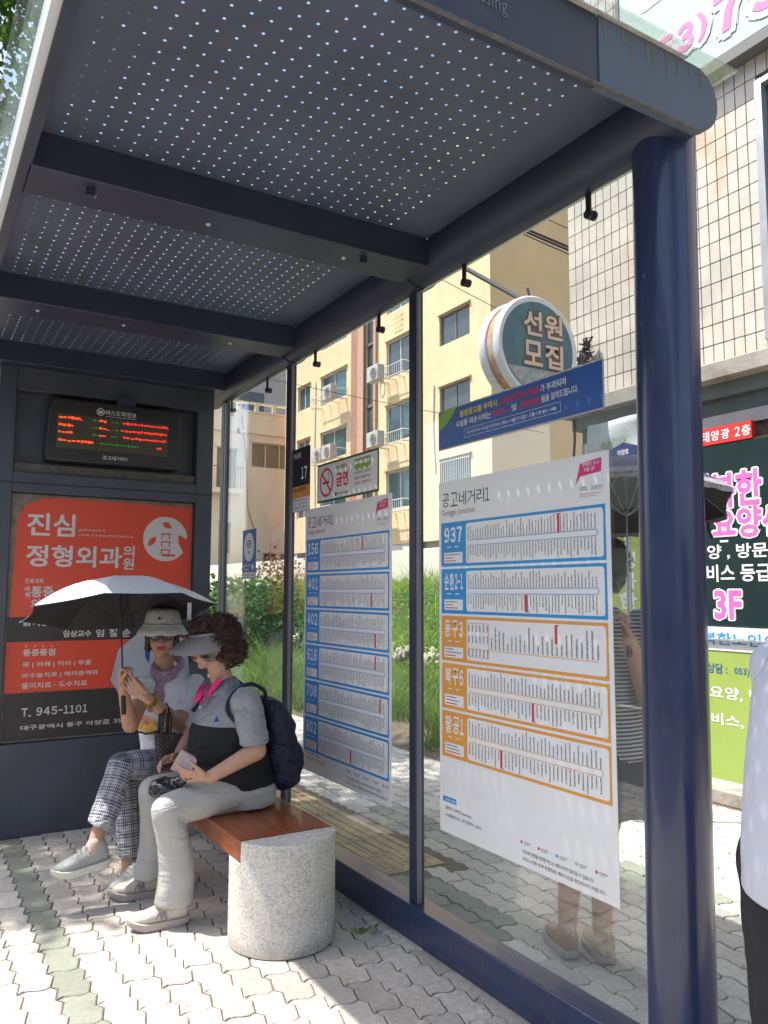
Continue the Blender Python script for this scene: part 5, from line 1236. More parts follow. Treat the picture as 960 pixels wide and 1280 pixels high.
# pink piece of lining seen at the back of the neck and near throat
q = B(); q.tube([V(1.36, 3.785, 1.075), V(1.33, 3.79, 1.045), V(1.30, 3.80, 1.00)], [.012, .015, .010], 8); q.build('collar_fold', pinkm, g1)
bt_ = B(); 
for z in (.945, .90): bt_.ell((1.262+.5*(.945-z), 3.80, z), (.004, 0, 0), (0, .006, 0), (0, 0, .006), 8, 6)
bt_.build('button', ink_w, g1); q = B(); q.prism([V(1.30, 3.672, .915), V(1.285, 3.672, .890), V(1.315, 3.672, .890)], (0, -.004, 0)); q.build('chest_emblem', ink_navy, g1)
# trousers
tr2 = M('pale_grey_trousers', (.42, .41, .39), .75, 0, .05, 8, bump=.2, bs=240, folds=.02, fs=6)
b = B()
b.loft([((1.50, 3.85, .462), (.165, 0, 0), (0, .185, 0)), ((1.50, 3.85, .54), (.172, 0, 0), (0, .192, 0)), ((1.48, 3.85, .60), (.150, 0, 0), (0, .17, 0))], n=24)
for hp_, kn, an, wid in (((1.47, 3.765, .555), kL, aL, .088), ((1.47, 3.945, .555), kR, aR, .086)):
    hp_, kn, an = Vector(hp_), Vector(kn), Vector(an); b.cap(hp_-V(0, 0, .012), kn, .100, .073, 18); b.cap(kn, kn.lerp(an, .5)+V(.02, 0, 0), .073, .070, 18)
    d = V(0, 0, -1); b.loft([(kn.lerp(an, .25)+V(.012, 0, 0), V(.072, 0, 0), V(0, .068, 0)), (kn.lerp(an, .65)+V(.022, 0, 0), V(.082, 0, 0), V(0, .076, 0)), (an+V(-.005, 0, -.020), V(wid, 0, 0), V(0, .080, 0))], n=22)
grown(b, 'trousers', tr2, g1, .006, 10, .010, .13)
# visor: wide soft brim sloping down in front and at the sides
vm = M('visor_grey', (.22, .20, .19), .6, 0, .06, 10, bump=.15, bs=200)
def plaid_v(nt, c, pos):
    x = nn(nt, 'ShaderNodeSeparateXYZ', {0: pos}); a = math_(nt, 'ADD', x.outputs[0], x.outputs[1])
    w1 = math_(nt, 'GREATER_THAN', math_(nt, 'FRACT', math_(nt, 'MULTIPLY', a, 26)), .62); w2 = math_(nt, 'GREATER_THAN', math_(nt, 'FRACT', math_(nt, 'MULTIPLY', x.outputs[2], 26)), .62)
    return mixc(nt, math_(nt, 'MULTIPLY', math_(nt, 'ADD', w1, w2), .5), c, (.02, .018, .025))
vpl = M('visor_plaid', (.22, .17, .16), .7, 0, .1, 12, extra=plaid_v)
def visor(mb, a0, a1, n, rin, rout, zin, drop, thick=.004):
    vs = []; 
    for k in range(n+1):
        t = a0+(a1-a0)*k/n; r1 = rout*(.62+.38*max(0, math.cos(t))**.8)
        for j in range(6):
            q = j/5; r = rin+(r1-rin)*q; z = zin-drop*q*q-.03*q*abs(math.sin(t)); vs.append(hd+f_*(r*math.cos(t)*1.0)+s_*(r*math.sin(t))*.93+u_*z)
    fs = [(k*6+j, k*6+j+1, (k+1)*6+j+1, (k+1)*6+j) for k in range(n) for j in range(5)]; mb.add(vs, fs)
b = B(); visor(b, -1.75, 1.75, 34, .088, .215, .058, .052); o = b.build('visor_brim', vm, g1); q = o.modifiers.new('thickness', 'SOLIDIFY'); q.thickness = .005
b = B(); vs = []
for k in range(15):
    t = .75+k*.09
    for j in range(5):
        q = j/4; r = .100+.022*q; vs.append(hd+f_*(r*math.cos(t)+.012)+s_*(r*math.sin(t))+u_*(.034-.100*q*math.sin(PI*(k+1)/16)))
b.add(vs, [(k*5+j, k*5+j+1, (k+1)*5+j+1, (k+1)*5+j) for k in range(14) for j in range(4)]); o = b.build('visor_side', vpl, g1); q = o.modifiers.new('thickness', 'SOLIDIFY'); q.thickness = .005
b = B(); b.tube([hd+f_*(.103*math.cos(t)-.006)+s_*(.086*math.sin(t))+u_*.058 for t in [(-PI+.0)+k*PI/16 for k in range(33)]], .011, 6); b.build('visor_band', vm, g1)
# curly hair
hc = hd-f_*.048+u_*.032
b = B(); b.ell(hc, f_*.092, s_*.092, u_*.100, 24, 16); b.ell(hd+f_*.03+u_*.095, f_*.065, s_*.075, u_*.045, 20, 12); b.ell(hc-f_*.03-u_*.06, f_*.07, s_*.09, u_*.07, 20, 12)
grown(b, 'hair', hair_d, g1, .008, 3, .045, .035)
m = curls(hc, (.100, .108, .110), 1500, .015, 4, (f_, .62)); m3 = curls(hd+f_*.03+u_*.095, (.072, .08, .052), 220, .015, 6, (-u_, .1)); m.add(m3.v, m3.f); m2 = curls(hc-f_*.03-u_*.07, (.085, .105, .08), 500, .016, 5, (f_, .3)); m.add(m2.v, m2.f)
tag(m.build('hair_curls', hair_d, g1), kind='stuff')
shm = [M('shoe_cream', (.52, .48, .41), .7, 0, .08, 40, bump=.2, bs=200), M('sole_mauve', (.42, .36, .34), .6), M('lace_white', (.6, .58, .55), .7)]; mauve = M('shoe_mauve', (.30, .21, .25), .6)
shoe(g1, (1.20, 3.705, 0), (.94, 3.74, 0), None, shm, logo=mauve); shoe(g1, (1.20, 4.10, 0), (.955, 4.145, 0), None, shm, logo=mauve)
# navy backpack worn by her: straps with it
bp = thing('backpack', 'dark navy backpack on the back of the woman in the grey polo', 'backpack', (1.70, 3.83, .6)); bpm = M('navy_nylon', (.008, .012, .035), .55, 0, .3, 9, bump=.3, bs=160, folds=.022, fs=9)
b = B(); b.loft([((1.69, 3.84, .525), (.06, 0, 0), (0, .12, 0)), ((1.695, 3.84, .56), (.095, 0, 0), (0, .15, 0)), ((1.69, 3.84, .67), (.108, 0, 0), (0, .155, 0)), ((1.665, 3.84, .82), (.095, 0, 0), (0, .145, 0)), ((1.64, 3.84, .92), (.07, 0, 0), (0, .12, 0)), ((1.625, 3.84, .96), (.035, 0, 0), (0, .09, 0))], n=24)
b.ell((1.765, 3.84, .645), (.05, 0, 0), (0, .12, 0), (0, 0, .095)); grown(b, 'bag_body', bpm, bp, .007, 5, .03, .07)
b = B(); b.tube(cr([V(1.57, 3.74, .95), V(1.55, 3.70, 1.015), V(1.47, 3.695, 1.052), V(1.39, 3.70, 1.01), V(1.355, 3.68, .94), V(1.40, 3.665, .87)]), .010, 8); b.build('shoulder_strap', bpm, bp)
b = B(); b.tube(cr([V(1.57, 3.94, .95), V(1.54, 3.98, 1.02), V(1.45, 3.98, 1.05), V(1.36, 3.97, .99), V(1.28, 3.97, .90)]), .011, 8); b.build('shoulder_strap', bpm, bp)
# pink wallet and black plastic bag
wa = thing('wallet', 'small pink wallet held by the woman in the grey polo', 'wallet', (1.20, 3.80, .66)); c = at(231, 955, 1, 3.80)
b = B(); b.obox(c, V(.028, .0, .046)*.95, V(.042, -.01, -.026)*.95, V(.008, .012, -.001)*.5); b.build('cover', M('pink_leather', (.62, .40, .37), .5, 0, .06, 30), wa, bevel=.003)
b = B(); b.obox(c+V(-.004, -.008, 0), V(.026, 0, .044)*.9, V(.040, -.01, -.025)*.93, V(.008, .012, -.001)*.18); b.build('inner_page', M('pink_page', (.66, .50, .46), .6), wa)
pb = thing('plastic_bag', 'crumpled black plastic bag on the lap of the woman in the grey polo', 'bag', (1.14, 3.83, .58))
c = at(207, 984, 1, 3.80); b = B(); b.ell(c, (.075, 0, -.01), (0, .08, 0), (.01, 0, .042)); b.ell(c+V(-.03, 0, -.015), (.05, 0, 0), (0, .07, 0), (0, 0, .035)); b.cap(c+V(.02, 0, .01), wrL+V(-.085, .02, .005), .035, .012)
bagm = M('black_plastic', (.010, .011, .012), .22, 0, .2, 10, bump=.35, bs=22, spec=.8, coat=.3); grown(b, 'bag_skin', bagm, pb, .005, 3, .032, .07)

# ---- woman with the umbrella, bucket hat and plaid trousers
g2 = thing('person', 'seated woman in white T-shirt, grey bucket hat, glasses and plaid trousers, legs crossed', 'person', (1.35, 4.45, 0))
hd2 = at(203, 797, 1, 4.44); FH2 = V(-.34, -.94, -.02).normalized(); F1 = V(-.62, -.78, 0).normalized(); S1 = V(0, 0, 1).cross(F1)
b = B(); P2, f2, s2, u2 = head_prims(b, hd2, FH2, None, .98)
nb = V(1.285, 4.45, 1.03); b.cap(nb, hd2+V(.005, .02, -.07), .052, .048)
lo = lambda c, w, d: (Vector(c), S1*w, F1*d)
b.loft([lo((1.40, 4.47, .52), .165, .12), lo((1.37, 4.47, .66), .14, .11), lo((1.33, 4.47, .84), .15, .11), lo((1.30, 4.46, .96), .14, .085), lo((1.29, 4.455, 1.02), .09, .06)])
s_R, s_L = at(171, 848, 1, 4.40), at(236, 853, 1, 4.42); e_R = at(163, 906, 1, 4.24); w_R = at(154, 862, 1, 4.14); e_L = at(224, 905, 1, 4.22); w_L = at(184, 872, 1, 4.08)
s_R = V(1.165, 4.42, .99); s_L = V(1.415, 4.36, .985)
limb(b, [s_R, e_R, w_R], [.050, .042, .026]); limb(b, [s_L, e_L, w_L], [.052, .043, .027])
hR = at(153, 850, 1, 4.12)
hand(b, w_R+(w_R-e_R)*.06, (-.05, -.15, 1), (.45, -.75, 0), -1, [.95, 1.0, 1.05, 1.1], .92, thumb=(.3, -.5, .8))
hand(b, w_L-V(.01, .01, 0), (at(160, 852, 1, 4.06)-w_L), (.1, .9, .35), -1, [.5, .55, .6, .7], .92, thumb=(-.5, .2, .8))
k_t, a_t = at(152, 957, 1, 4.22), at(121, 1046, 1, 4.10); k_d, a_d = V(1.06, 4.36, .50), V(1.075, 4.30, .14)
limb(b, [(1.46, 4.36, .55), k_t, a_t, at(112, 1070, 1, 4.08)], [.085, .058, .033, .030]); limb(b, [(1.37, 4.54, .55), k_d, a_d, V(1.06, 4.28, .06)], [.085, .058, .038, .034])
grown(b, 'body', skin2, g2, .0040, 4)
face_parts(P2, f2, s2, u2, g2, 1.0)
# shirt
def tee_x(nt, c, pos):
    return c
tee = M('white_tshirt', (.74, .72, .76), .85, 0, .04, 9, bump=.2, bs=240, folds=.022, fs=7)
b = B(); b.loft([lo((1.35, 4.46, .565), .180, .155), lo((1.33, 4.46, .68), .178, .155), lo((1.305, 4.46, .82), .182, .15), lo((1.29, 4.455, .93), .176, .122), lo((1.29, 4.45, 1.0), .135, .085), lo((1.285, 4.45, 1.035), .078, .062)], n=26)
b.cap(s_L, s_L.lerp(e_L, .42), .060, .062); b.cap(s_L.lerp(e_L, .3), s_L.lerp(e_L, .60)+V(.0, -.0, -.01), .060, .064); b.cap(s_R, s_R.lerp(e_R, .36), .058, .060)
grown(b, 'tshirt', tee, g2, .006, 14, .014, .12)
# printed picture on the shirt front: wraps the cloth a few millimetres proud
pr = B(); o2 = at(183, 905, 1, 4.30); 
for k in range(26):
    a = random.uniform(-.075, .075); z = random.uniform(-.012, .012)+(-.028 if k < 14 else -.045)
for (u0, v0, u1, v1, mi) in ((-.075, -.05, .085, -.012, 0), (-.07, -.066, .08, -.054, 1), (-.05, -.012, -.015, .03, 2), (.0, -.012, .03, .014, 0), (.02, .075, .095, .083, 1), (.085, .055, .098, .083, 1)):
    m_ = 6
    vs = []
    for i in range(m_+1):
        for j in (0, 1):
            u = u0+(u1-u0)*i/m_; z = (v0, v1)[j]+(.004*math.sin(i*2.2)); u -= .045; base = V(1.305, 4.46, o2.z+z); w = u/.182; dd = math.sqrt(max(0, 1-w*w))*.15+.018
            vs.append(base+S1*u*1.0+F1*dd)
    pr.add(vs, [(2*i, 2*i+2, 2*i+3, 2*i+1) for i in range(m_)], mi)
o = pr.build('printed_picture', [M('tee_print_yellow', (.65, .38, .07), .8, 0, .4, 40), M('tee_print_dark', (.05, .05, .07), .8), M('tee_print_orange', (.6, .2, .08), .8, 0, .5, 60)], g2)
# plaid trousers
def plaid(nt, c, pos):
    a = nn(nt, 'ShaderNodeAttribute'); a.attribute_name = 'cloth'; s_ = nn(nt, 'ShaderNodeSeparateXYZ', {0: a.outputs['Vector']})
    def band(v, f, lo): return math_(nt, 'GREATER_THAN', math_(nt, 'FRACT', math_(nt, 'MULTIPLY', v, f)), lo)
    x, y = s_.outputs[0], s_.outputs[1]
    fx_, fy = band(x, 66.67, .5), band(y, 68, .5); bx, by = band(x, 16.67, .52), band(y, 17, .52)
    chk = math_(nt, 'MULTIPLY', math_(nt, 'ADD', fx_, fy), .5); den = math_(nt, 'MULTIPLY', math_(nt, 'ADD', bx, by), .5)
    f = math_(nt, 'MULTIPLY', chk, math_(nt, 'MULTIPLY_ADD', den, .8, .42)); return mixc(nt, math_(nt, 'MINIMUM', math_(nt, 'ADD', f, .10), 1.0), c, (.010, .012, .035))
plm = M('plaid_cloth', (.50, .50, .54), .85, 0, .03, 20, bump=.1, bs=200, folds=.03, fs=9, extra=plaid)
b = B(); b.loft([lo((1.40, 4.46, .462), .18, .15), lo((1.395, 4.46, .54), .188, .155), lo((1.38, 4.46, .60), .17, .145)], n=22)
hemT = at(125, 1033, 1, 4.11); b.cap((1.44, 4.375, .56), k_t, .098, .070, 18); d_ = (hemT-k_t).normalized(); sx = V(0, 1, 0).cross(d_).normalized()
b.cap(k_t, k_t.lerp(hemT, .3), .070, .066, 16); b.loft([(k_t.lerp(hemT, .15), sx*.068, V(0, .066, 0)), (k_t.lerp(hemT, .6), sx*.066, V(0, .066, 0)), (hemT, sx*.066, V(0, .068, 0))], n=20)
b.cap((1.36, 4.53, .55), k_d, .095, .068, 16); b.loft([(k_d+V(0, 0, .0), V(.068, 0, 0), V(0, .066, 0)), (k_d.lerp(a_d, .5), V(.064, 0, 0), V(0, .062, 0)), (a_d+V(0, 0, .01), V(.060, 0, 0), V(0, .060, 0))], n=20)
grown(b, 'trousers', plm, g2, .0055, 7, .016, .09, lines=[(0, ((1.44, 4.375, .56), tuple(k_t))), (.5, (tuple(k_t), tuple(hemT))), (0, ((1.36, 4.53, .55), tuple(k_d))), (.5, (tuple(k_d), tuple(a_d)))])
# scarf
sc = M('mauve_scarf', (.42, .27, .38), .7, 0, .2, 25, bump=.4, bs=90, folds=.03, fs=24)
b = B(); n0 = nb+V(-.0, -.01, .03)
ringp = [n0+S1*(.074*math.cos(t))+F1*(.066*math.sin(t)+.004)+V(0, 0, .030-.040*math.sin(t)) for t in [k*2*PI/20 for k in range(21)]]
b.tube(ringp, .021, 10); kn = n0+F1*.078+V(0, 0, -.055); b.tube([n0+S1*.068+F1*.03+V(0, 0, .012), n0+S1*.04+F1*.072+V(0, 0, -.022), kn], [.024, .024, .018], 10); b.tube([n0-S1*.068+F1*.03+V(0, 0, .012), n0-S1*.04+F1*.072+V(0, 0, -.022), kn], [.024, .024, .018], 10)
b.ell(kn, S1*.022, F1*.02, V(0, 0, .022)); b.tube([kn, kn+F1*.030-S1*.03+V(0, 0, -.07), kn+F1*.045-S1*.045+V(0, 0, -.15)], [.017, .024, .018], 10); b.tube([kn, kn+F1*.034+S1*.008+V(0, 0, -.07), kn+F1*.05+S1*.010+V(0, 0, -.13)], [.015, .022, .016], 10)
grown(b, 'scarf', sc, g2, .005, 3, .014, .03)
# bucket hat
hm = M('hat_grey_cream', (.60, .58, .52), .85, 0, .06, 20, bump=.2, bs=160, folds=.007, fs=9)
b = B(); hu = (u2+f2*-.22).normalized(); hc2 = hd2+u2*.062-f2*.004
def hr(r, z, el=1.12): return (hc2+hu*z, f2*r*el, s2*r)
b.loft([hr(.138, -.040), hr(.120, -.012), hr(.103, .012), hr(.098, .03), hr(.090, .075), hr(.078, .092), hr(.040, .100), hr(.002, .101)], n=36, caps=False)
b.v = [(x, y, z+.004*math.sin(9*math.atan2(y-hc2.y, x-hc2.x))) for x, y, z in b.v]
o = b.build('bucket_hat', hm, g2); q = o.modifiers.new('thickness', 'SOLIDIFY'); q.thickness = .004
b = B(); b.tube([hc2+f2*(.1165*math.cos(t))+s2*(.104*math.sin(t))+hu*.014 for t in [k*2*PI/30 for k in range(31)]], .004, 6); b.build('hat_seam', M('hat_seam', (.30, .30, .28), .9), g2)
b = B(); q = hc2+f2*.1165+hu*.052-s2*.008; b.prism([q+s2*.011-hu*.007, q-s2*.011-hu*.007, q-s2*.006+hu*.012], f2*.004); b.build('hat_emblem', ink, g2)
# dark hair below the hat
b = B()
for sg in (1, -1): b.cap(hd2+s2*sg*.080+f2*.012+u2*.03, hd2+s2*sg*.076+f2*-.005-u2*.062, .016, .018, 10)
b.ell(hd2-f2*.035-u2*.01, f2*.07, s2*.088, u2*.085); grown(b, 'hair', hair_k, g2, .006, 3, .014, .03)
# glasses
gm = M('spectacle_frame', (.012, .01, .01), .3); lens = glassy('brown_lens', (.50, .43, .38), 1.0, .05, .03, 0)
gl = B()
for sg in (1, -1):
    pts = [P2(.098, sg*(.031+.024*math.cos(t)), .008+.0145*math.sin(t)*(1 if abs(math.cos(t)) < .8 else .8)) for t in [k*2*PI/18 for k in range(19)]]
    gl.tube(pts, .0034, 6); gl.tube([P2(.097, sg*.055, .012), P2(.06, sg*.075, .012), P2(0, sg*.083, .008)], .0022, 6)
gl.tube([P2(.099, .008, .010), P2(.101, 0, .012), P2(.099, -.008, .010)], .002, 6); go = gl.build('glasses', gm, g2)
for sg in (1, -1): q = B(); q.add([P2(.098, sg*(.031+.023*math.cos(t)), .008+.014*math.sin(t)) for t in [k*2*PI/18 for k in range(18)]], [tuple(range(18))]); q.build('lens', lens, go)
# watch bracelet with gold and green links
b = B(); wd_ = (w_L-e_L).normalized(); c = w_L-wd_*.035; a = wd_.orthogonal().normalized(); a2 = wd_.cross(a)
for k in range(12):
    t = 2*PI*k/12; q = c+(a*math.cos(t)+a2*math.sin(t))*.0325; b.obox(q, wd_*.011, (a*-math.sin(t)+a2*math.cos(t))*.0072, (a*math.cos(t)+a2*math.sin(t))*.003)
b.build('bracelet', M('bracelet_gold', (.45, .32, .06), .3, .7, .4, 60), g2)
sg_ = [M('shoe_silver_mesh', (.33, .34, .335), .6, 0, .25, 140, bump=.4, bs=260), M('sole_pale', (.58, .56, .50), .6), M('lace_silver', (.52, .53, .54), .5)]
hT, tT = at(128, 1083, 1, 4.09), at(76, 1098, 1, 4.09); shoe(g2, hT, tT, (V(-.45, 0, 1)), sg_)
shoe(g2, at(172, 1100, 1, 4.27)*1, V(.95, 4.16, 0), None, sg_) if False else shoe(g2, (1.15, 4.29, 0), (.95, 4.15, 0), None, sg_)
skm = M('ankle_sock', (.50, .36, .28), .8); b = B(); q = at(116, 1062, 1, 4.085); b.cap(q+V(.008, 0, .025), q+V(0, 0, -.02), .0345, .035); b.build('sock', skm, g2)
# umbrella in her hand
um = thing('umbrella', 'open silver white folding sun umbrella with black underside held by the seated woman', 'umbrella', tuple(hR))
def umbrella(root, grip, apex, R, Hh, n, mo, mi_, shaft_m, rot=0, tipdrop=0, strap=None, lace=None):
    g_, ap = Vector(grip), Vector(apex); ax = (ap-g_).normalized(); a = V(-ap.x, -ap.y, 0); a = (a-a.dot(ax)*ax).normalized(); b_ = ax.cross(a)
    A = lambda t: a*math.cos(t+rot)+b_*math.sin(t+rot)
    def pt(i, fr, j, m, off=0):      # panel i, fraction across fr, ring j
        r = j/m; t0, t1 = 2*PI*i/n, 2*PI*(i+1)/n; prof = -Hh*r**2.1
        e0, e1 = A(t0)*R*r, A(t1)*R*r; p = e0.lerp(e1, fr); sag = .10*r*r*math.sin(PI*fr)
        p = p*(1-.0*sag); return ap+p+ax*(prof-.0)+ax*(-off)-(p.normalized()*R*sag*.35 if p.length > 0 else V(0, 0, 0))
    cv, ci = B(), B(); m, w = 9, 6
    for i in range(n):
        for off, bb in ((0, cv), (.0025, ci)):
            vs = [pt(i, k/w, j, m, off) for j in range(m+1) for k in range(w+1)]; fs = [(j*(w+1)+k, j*(w+1)+k+1, (j+1)*(w+1)+k+1, (j+1)*(w+1)+k) for j in range(m) for k in range(w)]; bb.add(vs, fs)
    cv.build('canopy', mo, root, ang=12); ci.build('canopy_lining', mi_, root, ang=12)
    sh_ = B(); sh_.cyl(g_-ax*.02, ap+ax*.03, .0045, 10); sh_.build('shaft', shaft_m, root)
    hd_ = B(); hd_.tube([g_-ax*.10, g_-ax*.09, g_-ax*.01, g_+ax*.005], [.008, .0125, .011, .006], 12); hd_.build('handle', black_m, root)
    run = ap-ax*(Hh+.05)
    for i in range(n):
        rb = B(); rb.tube([pt(i, 0, j, m, .006) for j in range(0, m+1)], .0016, 5); q = pt(i, 0, 5, m, .006); rb.tube([run, q], .0018, 5); rb.build('rib', shaft_m, root)
        tp = B(); e = pt(i, 0, m, m, 0); d = (e-ap).normalized(); tp.cap(e-d*.004, e+d*.012, .003, .0025, 8); tp.build('rib_tip', alu, root)
    return pt
def dots(nt, c, pos):
    v = nn(nt, 'ShaderNodeTexVoronoi', {'Vector': pos, 'Scale': 55, 'Randomness': .15}); return mixc(nt, math_(nt, 'MULTIPLY', math_(nt, 'LESS_THAN', v.outputs['Distance'], .22), .6), c, (.30, .36, .48))
cloth_w = M('silver_white_canopy', (.60, .62, .66), .45, 0, .03, 5, extra=dots); cloth_b = M('black_canopy_lining', (.022, .020, .022), .7); steel_d = M('umbrella_steel', (.05, .05, .055), .4, .5)
apx = at(150, 724, 1, 4.27)
ptf = umbrella(um, at(154, 868, 1, 4.135), apx, .48, .175, 8, cloth_w, cloth_b, steel_d, rot=-.15)
tb = B(); q = at(237, 752, 1, 3.98); tb.obox(q+V(0, 0, -.05), V(.010, 0, 0), V(0, 0, .045), V(0, .002, 0)); tb.build('tie_strap', M('strap_white', (.6, .6, .62), .6), um)
# patterned handbag hanging on her forearm
hb = thing('handbag', 'small dark handbag with fine diamond pattern hanging from her forearm', 'bag', tuple(at(216, 930, 1, 4.12)))
def diam(nt, c, pos):
    x = nn(nt, 'ShaderNodeSeparateXYZ', {0: pos}); a = math_(nt, 'ADD', x.outputs[0], x.outputs[2]); d = math_(nt, 'SUBTRACT', x.outputs[0], x.outputs[2])
    f = math_(nt, 'MULTIPLY', math_(nt, 'GREATER_THAN', math_(nt, 'FRACT', math_(nt, 'MULTIPLY', a, 45)), .6), math_(nt, 'GREATER_THAN', math_(nt, 'FRACT', math_(nt, 'MULTIPLY', d, 45)), .6)); return mixc(nt, f, c, (.16, .09, .09))
hbm = M('diamond_cloth', (.022, .016, .022), .6, 0, .1, 20, extra=diam); yb_ = 4.06
b = B(); C4 = [at(x, y, 1, yb_) for x, y in ((196, 916), (233, 918), (228, 962), (201, 960))]; vs = []
b.prism(C4, (0, .07, 0)); o = grown(b, 'bag_body', hbm, hb, .005, 8, .010, .05)
b = B()
for yo in (.01, .06): b.tube([at(203, 917, 1, yb_)+V(0, yo, 0), at(204, 895, 1, yb_)+V(0, yo*.9, 0), e_L.lerp(w_L, .42)+V(0, -.02+yo*.5, .045), at(214, 896, 1, yb_)+V(0, yo*.9, 0), at(213, 917, 1, yb_)+V(0, yo, 0)], .009, 6)
b.build('handle', M('bag_handle', (.02, .016, .018), .6), hb)

# ---- person under the purple umbrella behind the glass
g3 = thing('person', 'person in striped top and dark skirt standing behind the glass under a purple umbrella', 'person', (2.6, 2.5, 0))
c3 = atd(768, 900, 3.25); hx = atd(748, 706, 3.45); hx = V(hx.x, hx.y, 1.61); FH3 = V(-.75, .66, -.05)
b = B(); P3, f3, s3, u3 = head_prims(b, hx, FH3); base3 = V(hx.x, hx.y, 0)
b.cap(base3+V(0, 0, 1.40), hx-u3*.07, .055, .05); F3 = V(.45, .9, 0).normalized(); S3 = V(0, 0, 1).cross(F3); B3 = lambda x, y, z: base3+F3*x+S3*y+V(0, 0, z)
lo3 = lambda x, z, w, d: (B3(x, 0, z), S3*w, F3*d)
b.loft([lo3(0, .85, .16, .12), lo3(0, 1.05, .14, .11), lo3(0, 1.25, .16, .12), lo3(0, 1.38, .15, .09), lo3(0, 1.43, .08, .06)])
hnd = atd(786, 790, 3.22); eR3 = atd(812, 880, 3.25); shR3 = B3(0, -.18, 1.36)
sideR = shR3
limb(b, [B3(0, -.18, 1.36), eR3, hnd-V(0, 0, .03)], [.055, .048, .030]); limb(b, [B3(0, .18, 1.36), B3(.03, .22, 1.10), B3(.08, .2, .86)], [.05, .042, .028])
hand(b, hnd-V(0, 0, .03), (-.2, .1, 1), (-.7, .5, 0), 1, 1.05, .95); hand(b, B3(.085, .2, .84), (.1, 0, -1), S3*-1, 1, .35)
ft1, ft2 = at(718, 1183, 2, .0), V(hx.x+.02, hx.y-.12, 0)
limb(b, [B3(0, .09, .84), B3(.03, .13, .48), B3(.04, .16, .08)], [.09, .06, .038]); limb(b, [B3(0, -.06, .84), B3(.02, .0, .48), B3(-.02, .03, .08)], [.09, .06, .038])
grown(b, 'body', skin2, g3, .006, 5); face_parts(P3, f3, s3, u3, g3)
def stripes(nt, c, pos):
    z = nn(nt, 'ShaderNodeSeparateXYZ', {0: pos}).outputs[2]; return mixc(nt, math_(nt, 'GREATER_THAN', math_(nt, 'FRACT', math_(nt, 'MULTIPLY', z, 62)), .5), c, (.05, .05, .06))
stm = M('striped_top', (.42, .42, .44), .85, 0, .05, 20, extra=stripes)
b = B(); b.loft([lo3(0, .80, .20, .15), lo3(0, .95, .185, .145), lo3(0, 1.15, .18, .14), lo3(0, 1.32, .185, .12), lo3(0, 1.40, .12, .08), lo3(0, 1.44, .07, .06)], n=26)
b.cap(shR3, shR3.lerp(eR3, .45), .068, .064); b.cap(B3(0, .18, 1.36), B3(.015, .2, 1.22), .066, .062); grown(b, 'striped_top', stm, g3, .007, 6, .016, .1)
b = B(); b.loft([lo3(0, .90, .175, .14), lo3(0, .80, .20, .15), lo3(0, .72, .205, .16), lo3(0, .62, .21, .165), lo3(0, .58, .21, .165)], n=26); grown(b, 'skirt', M('dark_skirt', (.025, .027, .04), .85, 0, .2, 10), g3, .007, 6, .03, .1)
b = B(); b.ell(hx-f3*.03+u3*.03, f3*.095, s3*.095, u3*.10); b.ell(hx-f3*.05-u3*.05, f3*.06, s3*.085, u3*.07); grown(b, 'hair', hair_k, g3, .007, 3, .03, .03)
tag(curls(hx-f3*.030+u3*.02, (.092, .098, .105), 700, .014, 8, (f3, .55)).build('hair_curls', hair_k, g3), kind='stuff')
for sg in (1, -1): shoe(g3, B3(-.09+.03*(1+sg), .095+sg*.065, 0), B3(.16+.03*(1+sg), .10+sg*.075, 0), None, [M('shoe_tan', (.36, .24, .16), .7), shm[1], shm[2]])
u3_ = thing('umbrella', 'purple umbrella with white lace edge and black underside held behind the glass', 'umbrella', tuple(hnd))
lace_m = M('lace_white_grey', (.28, .27, .28), .8, 0, .5, 90); purp = M('purple_canopy', (.055, .035, .12), .6, 0, .15, 8)
def lace_x(nt, c, pos): return c
ap3 = atd(782, 580, 3.45); pt3 = umbrella(u3_, hnd, ap3, .44, .19, 8, purp, cloth_b, alu, rot=.35)
b = B(); w, m = 8, 9
for i in range(8):
    vs = [pt3(i, k/w, m-(1-j)*.85, m, -.002) for j in (0, 1) for k in range(w+1)]; vs = [v for v in vs]
    b.add(vs, [(k, k+1, w+2+k, w+1+k) for k in range(w)])
    e = [pt3(i, k/w, m, m, .018+.006*(k % 2)) for k in range(w+1)]; e0 = [pt3(i, k/w, m, m, -.002) for k in range(w+1)]; b.add(e0+e, [(k, k+1, w+2+k, w+1+k) for k in range(w)])
b.build('lace_edge', lace_m, u3_, smooth=False)
b = B(); e = atd(885, 652, 3.2); b.tube([e, e+V(.0, .0, -.03), e+V(.01, -.01, -.07)], .006, 5); b.build('tie_strap', black_m, u3_)

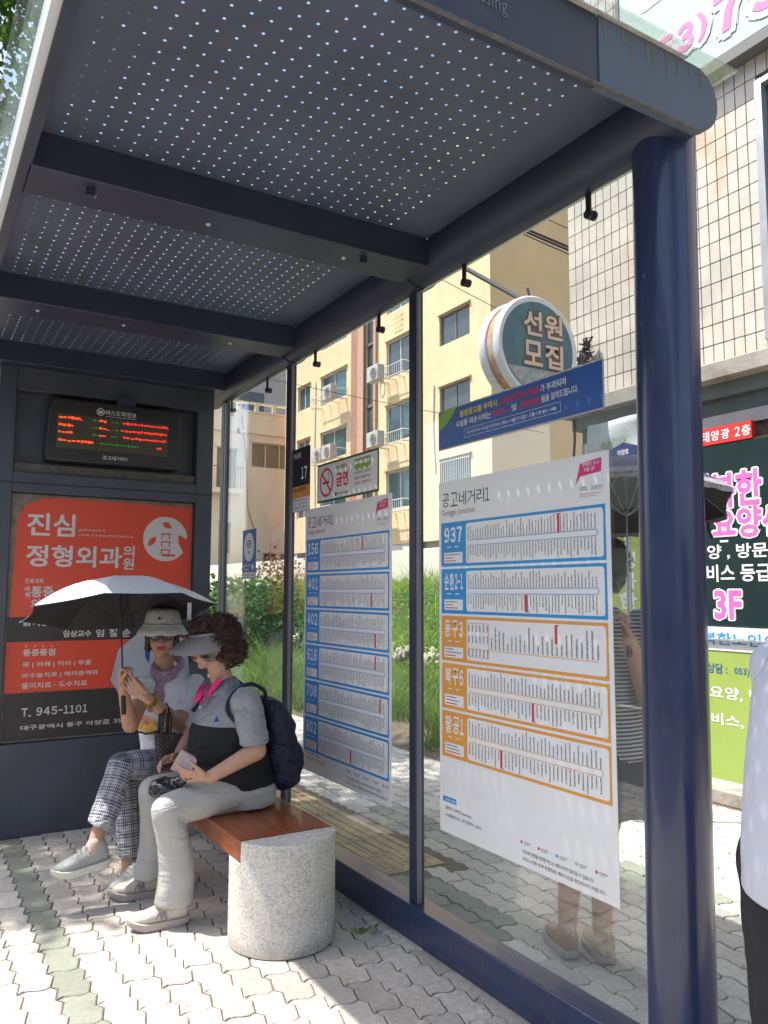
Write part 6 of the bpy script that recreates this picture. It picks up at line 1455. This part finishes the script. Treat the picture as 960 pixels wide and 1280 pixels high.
# ---- person in a pale blue shirt at the right edge
g4 = thing('person', 'person in loose pale blue shirt and dark trousers cut off by the right edge', 'person', (2.1, 1.2, 0))
D4 = 1.95; hx4 = atd(1014, 700, D4); X4, Y4 = hx4.x, hx4.y; F4 = V(.93, -.36, 0).normalized(); S4 = V(0, 0, 1).cross(F4); B4 = lambda x, y, z: V(X4, Y4, z)+F4*x+S4*y
lo4 = lambda x, z, w, d: (B4(x, 0, z), S4*w, F4*d)
b = B(); P4, f4, s4, u4 = head_prims(b, V(X4, Y4, 1.55)+F4*.03, F4); b.cap(B4(0, 0, 1.34), B4(.01, 0, 1.50), .056, .05)
b.loft([lo4(0, .82, .17, .12), lo4(0, 1.0, .15, .11), lo4(0, 1.2, .165, .12), lo4(0, 1.33, .15, .09), lo4(0, 1.38, .08, .06)])
for sg in (1, -1):
    limb(b, [B4(0, sg*.16, 1.31), B4(.05, sg*.175, 1.05), B4(.25, sg*.10, 1.0)], [.050, .042, .028]); hand(b, B4(.255, sg*.10, 1.0), (1, 0, .2), S4*-sg, sg, .5)
    limb(b, [B4(0, sg*.09, .84), B4(.01, sg*.1, .46), B4(-.02, sg*.1, .08)], [.09, .06, .04])
grown(b, 'body', skin2, g4, .007, 5); face_parts(P4, f4, s4, u4, g4)
blu = M('pale_blue_shirt', (.58, .60, .70), .8, 0, .03, 6, bump=.15, bs=240, folds=.012, fs=4)
b = B(); b.loft([lo4(0, .77, .215, .18), lo4(0, .90, .210, .175), lo4(0, 1.08, .19, .16), lo4(0, 1.25, .18, .13), lo4(0, 1.34, .13, .09), lo4(0, 1.39, .07, .06)], n=26)
for sg in (1, -1): b.cap(B4(0, sg*.16, 1.31), B4(.04, sg*.172, 1.08), .062, .060); b.cap(B4(.04, sg*.172, 1.08), B4(.12, sg*.14, 1.02), .058, .052)
grown(b, 'shirt', blu, g4, .008, 16, .008, .2)
b = B(); b.loft([lo4(0, .80, .18, .14), lo4(0, .95, .165, .13)], n=22)
for sg in (1, -1): b.cap(B4(-.02, sg*.09, .84), B4(-.02, sg*.1, .46), .13, .11); b.loft([(B4(-.02, sg*.1, .5), S4*.10, F4*.11), (B4(-.02, sg*.1, .07), S4*.09, F4*.11)], n=18)
grown(b, 'trousers', M('dark_trousers', (.018, .019, .025), .85), g4, .008, 6, .018, .12)
b = B(); b.ell(V(X4, Y4, 1.58)+F4*.0, F4*.10, S4*.088, (0, 0, .095)); grown(b, 'hair', hair_k, g4, .008, 3, .02, .04)
for sg in (1, -1): shoe(g4, B4(-.10, sg*.1, 0), B4(.15, sg*.115, 0), None, [M('shoe_dark', (.03, .03, .03), .6), shm[1], black_m])
if _tobj: bpy.data.objects.remove(_tobj[0])
# fine print too small to pick apart
for o in bpy.data.objects:
    if o.name.split('.')[0] in ('small_print', 'black_print', 'blue_print', 'orange_print', 'red_print', 'white_print', 'yellow_print', 'green_print', 'grey_print', 'led_text', 'lettering', 'white_lettering', 'pink_lettering', 'dark_lettering'): o['kind'] = 'stuff'
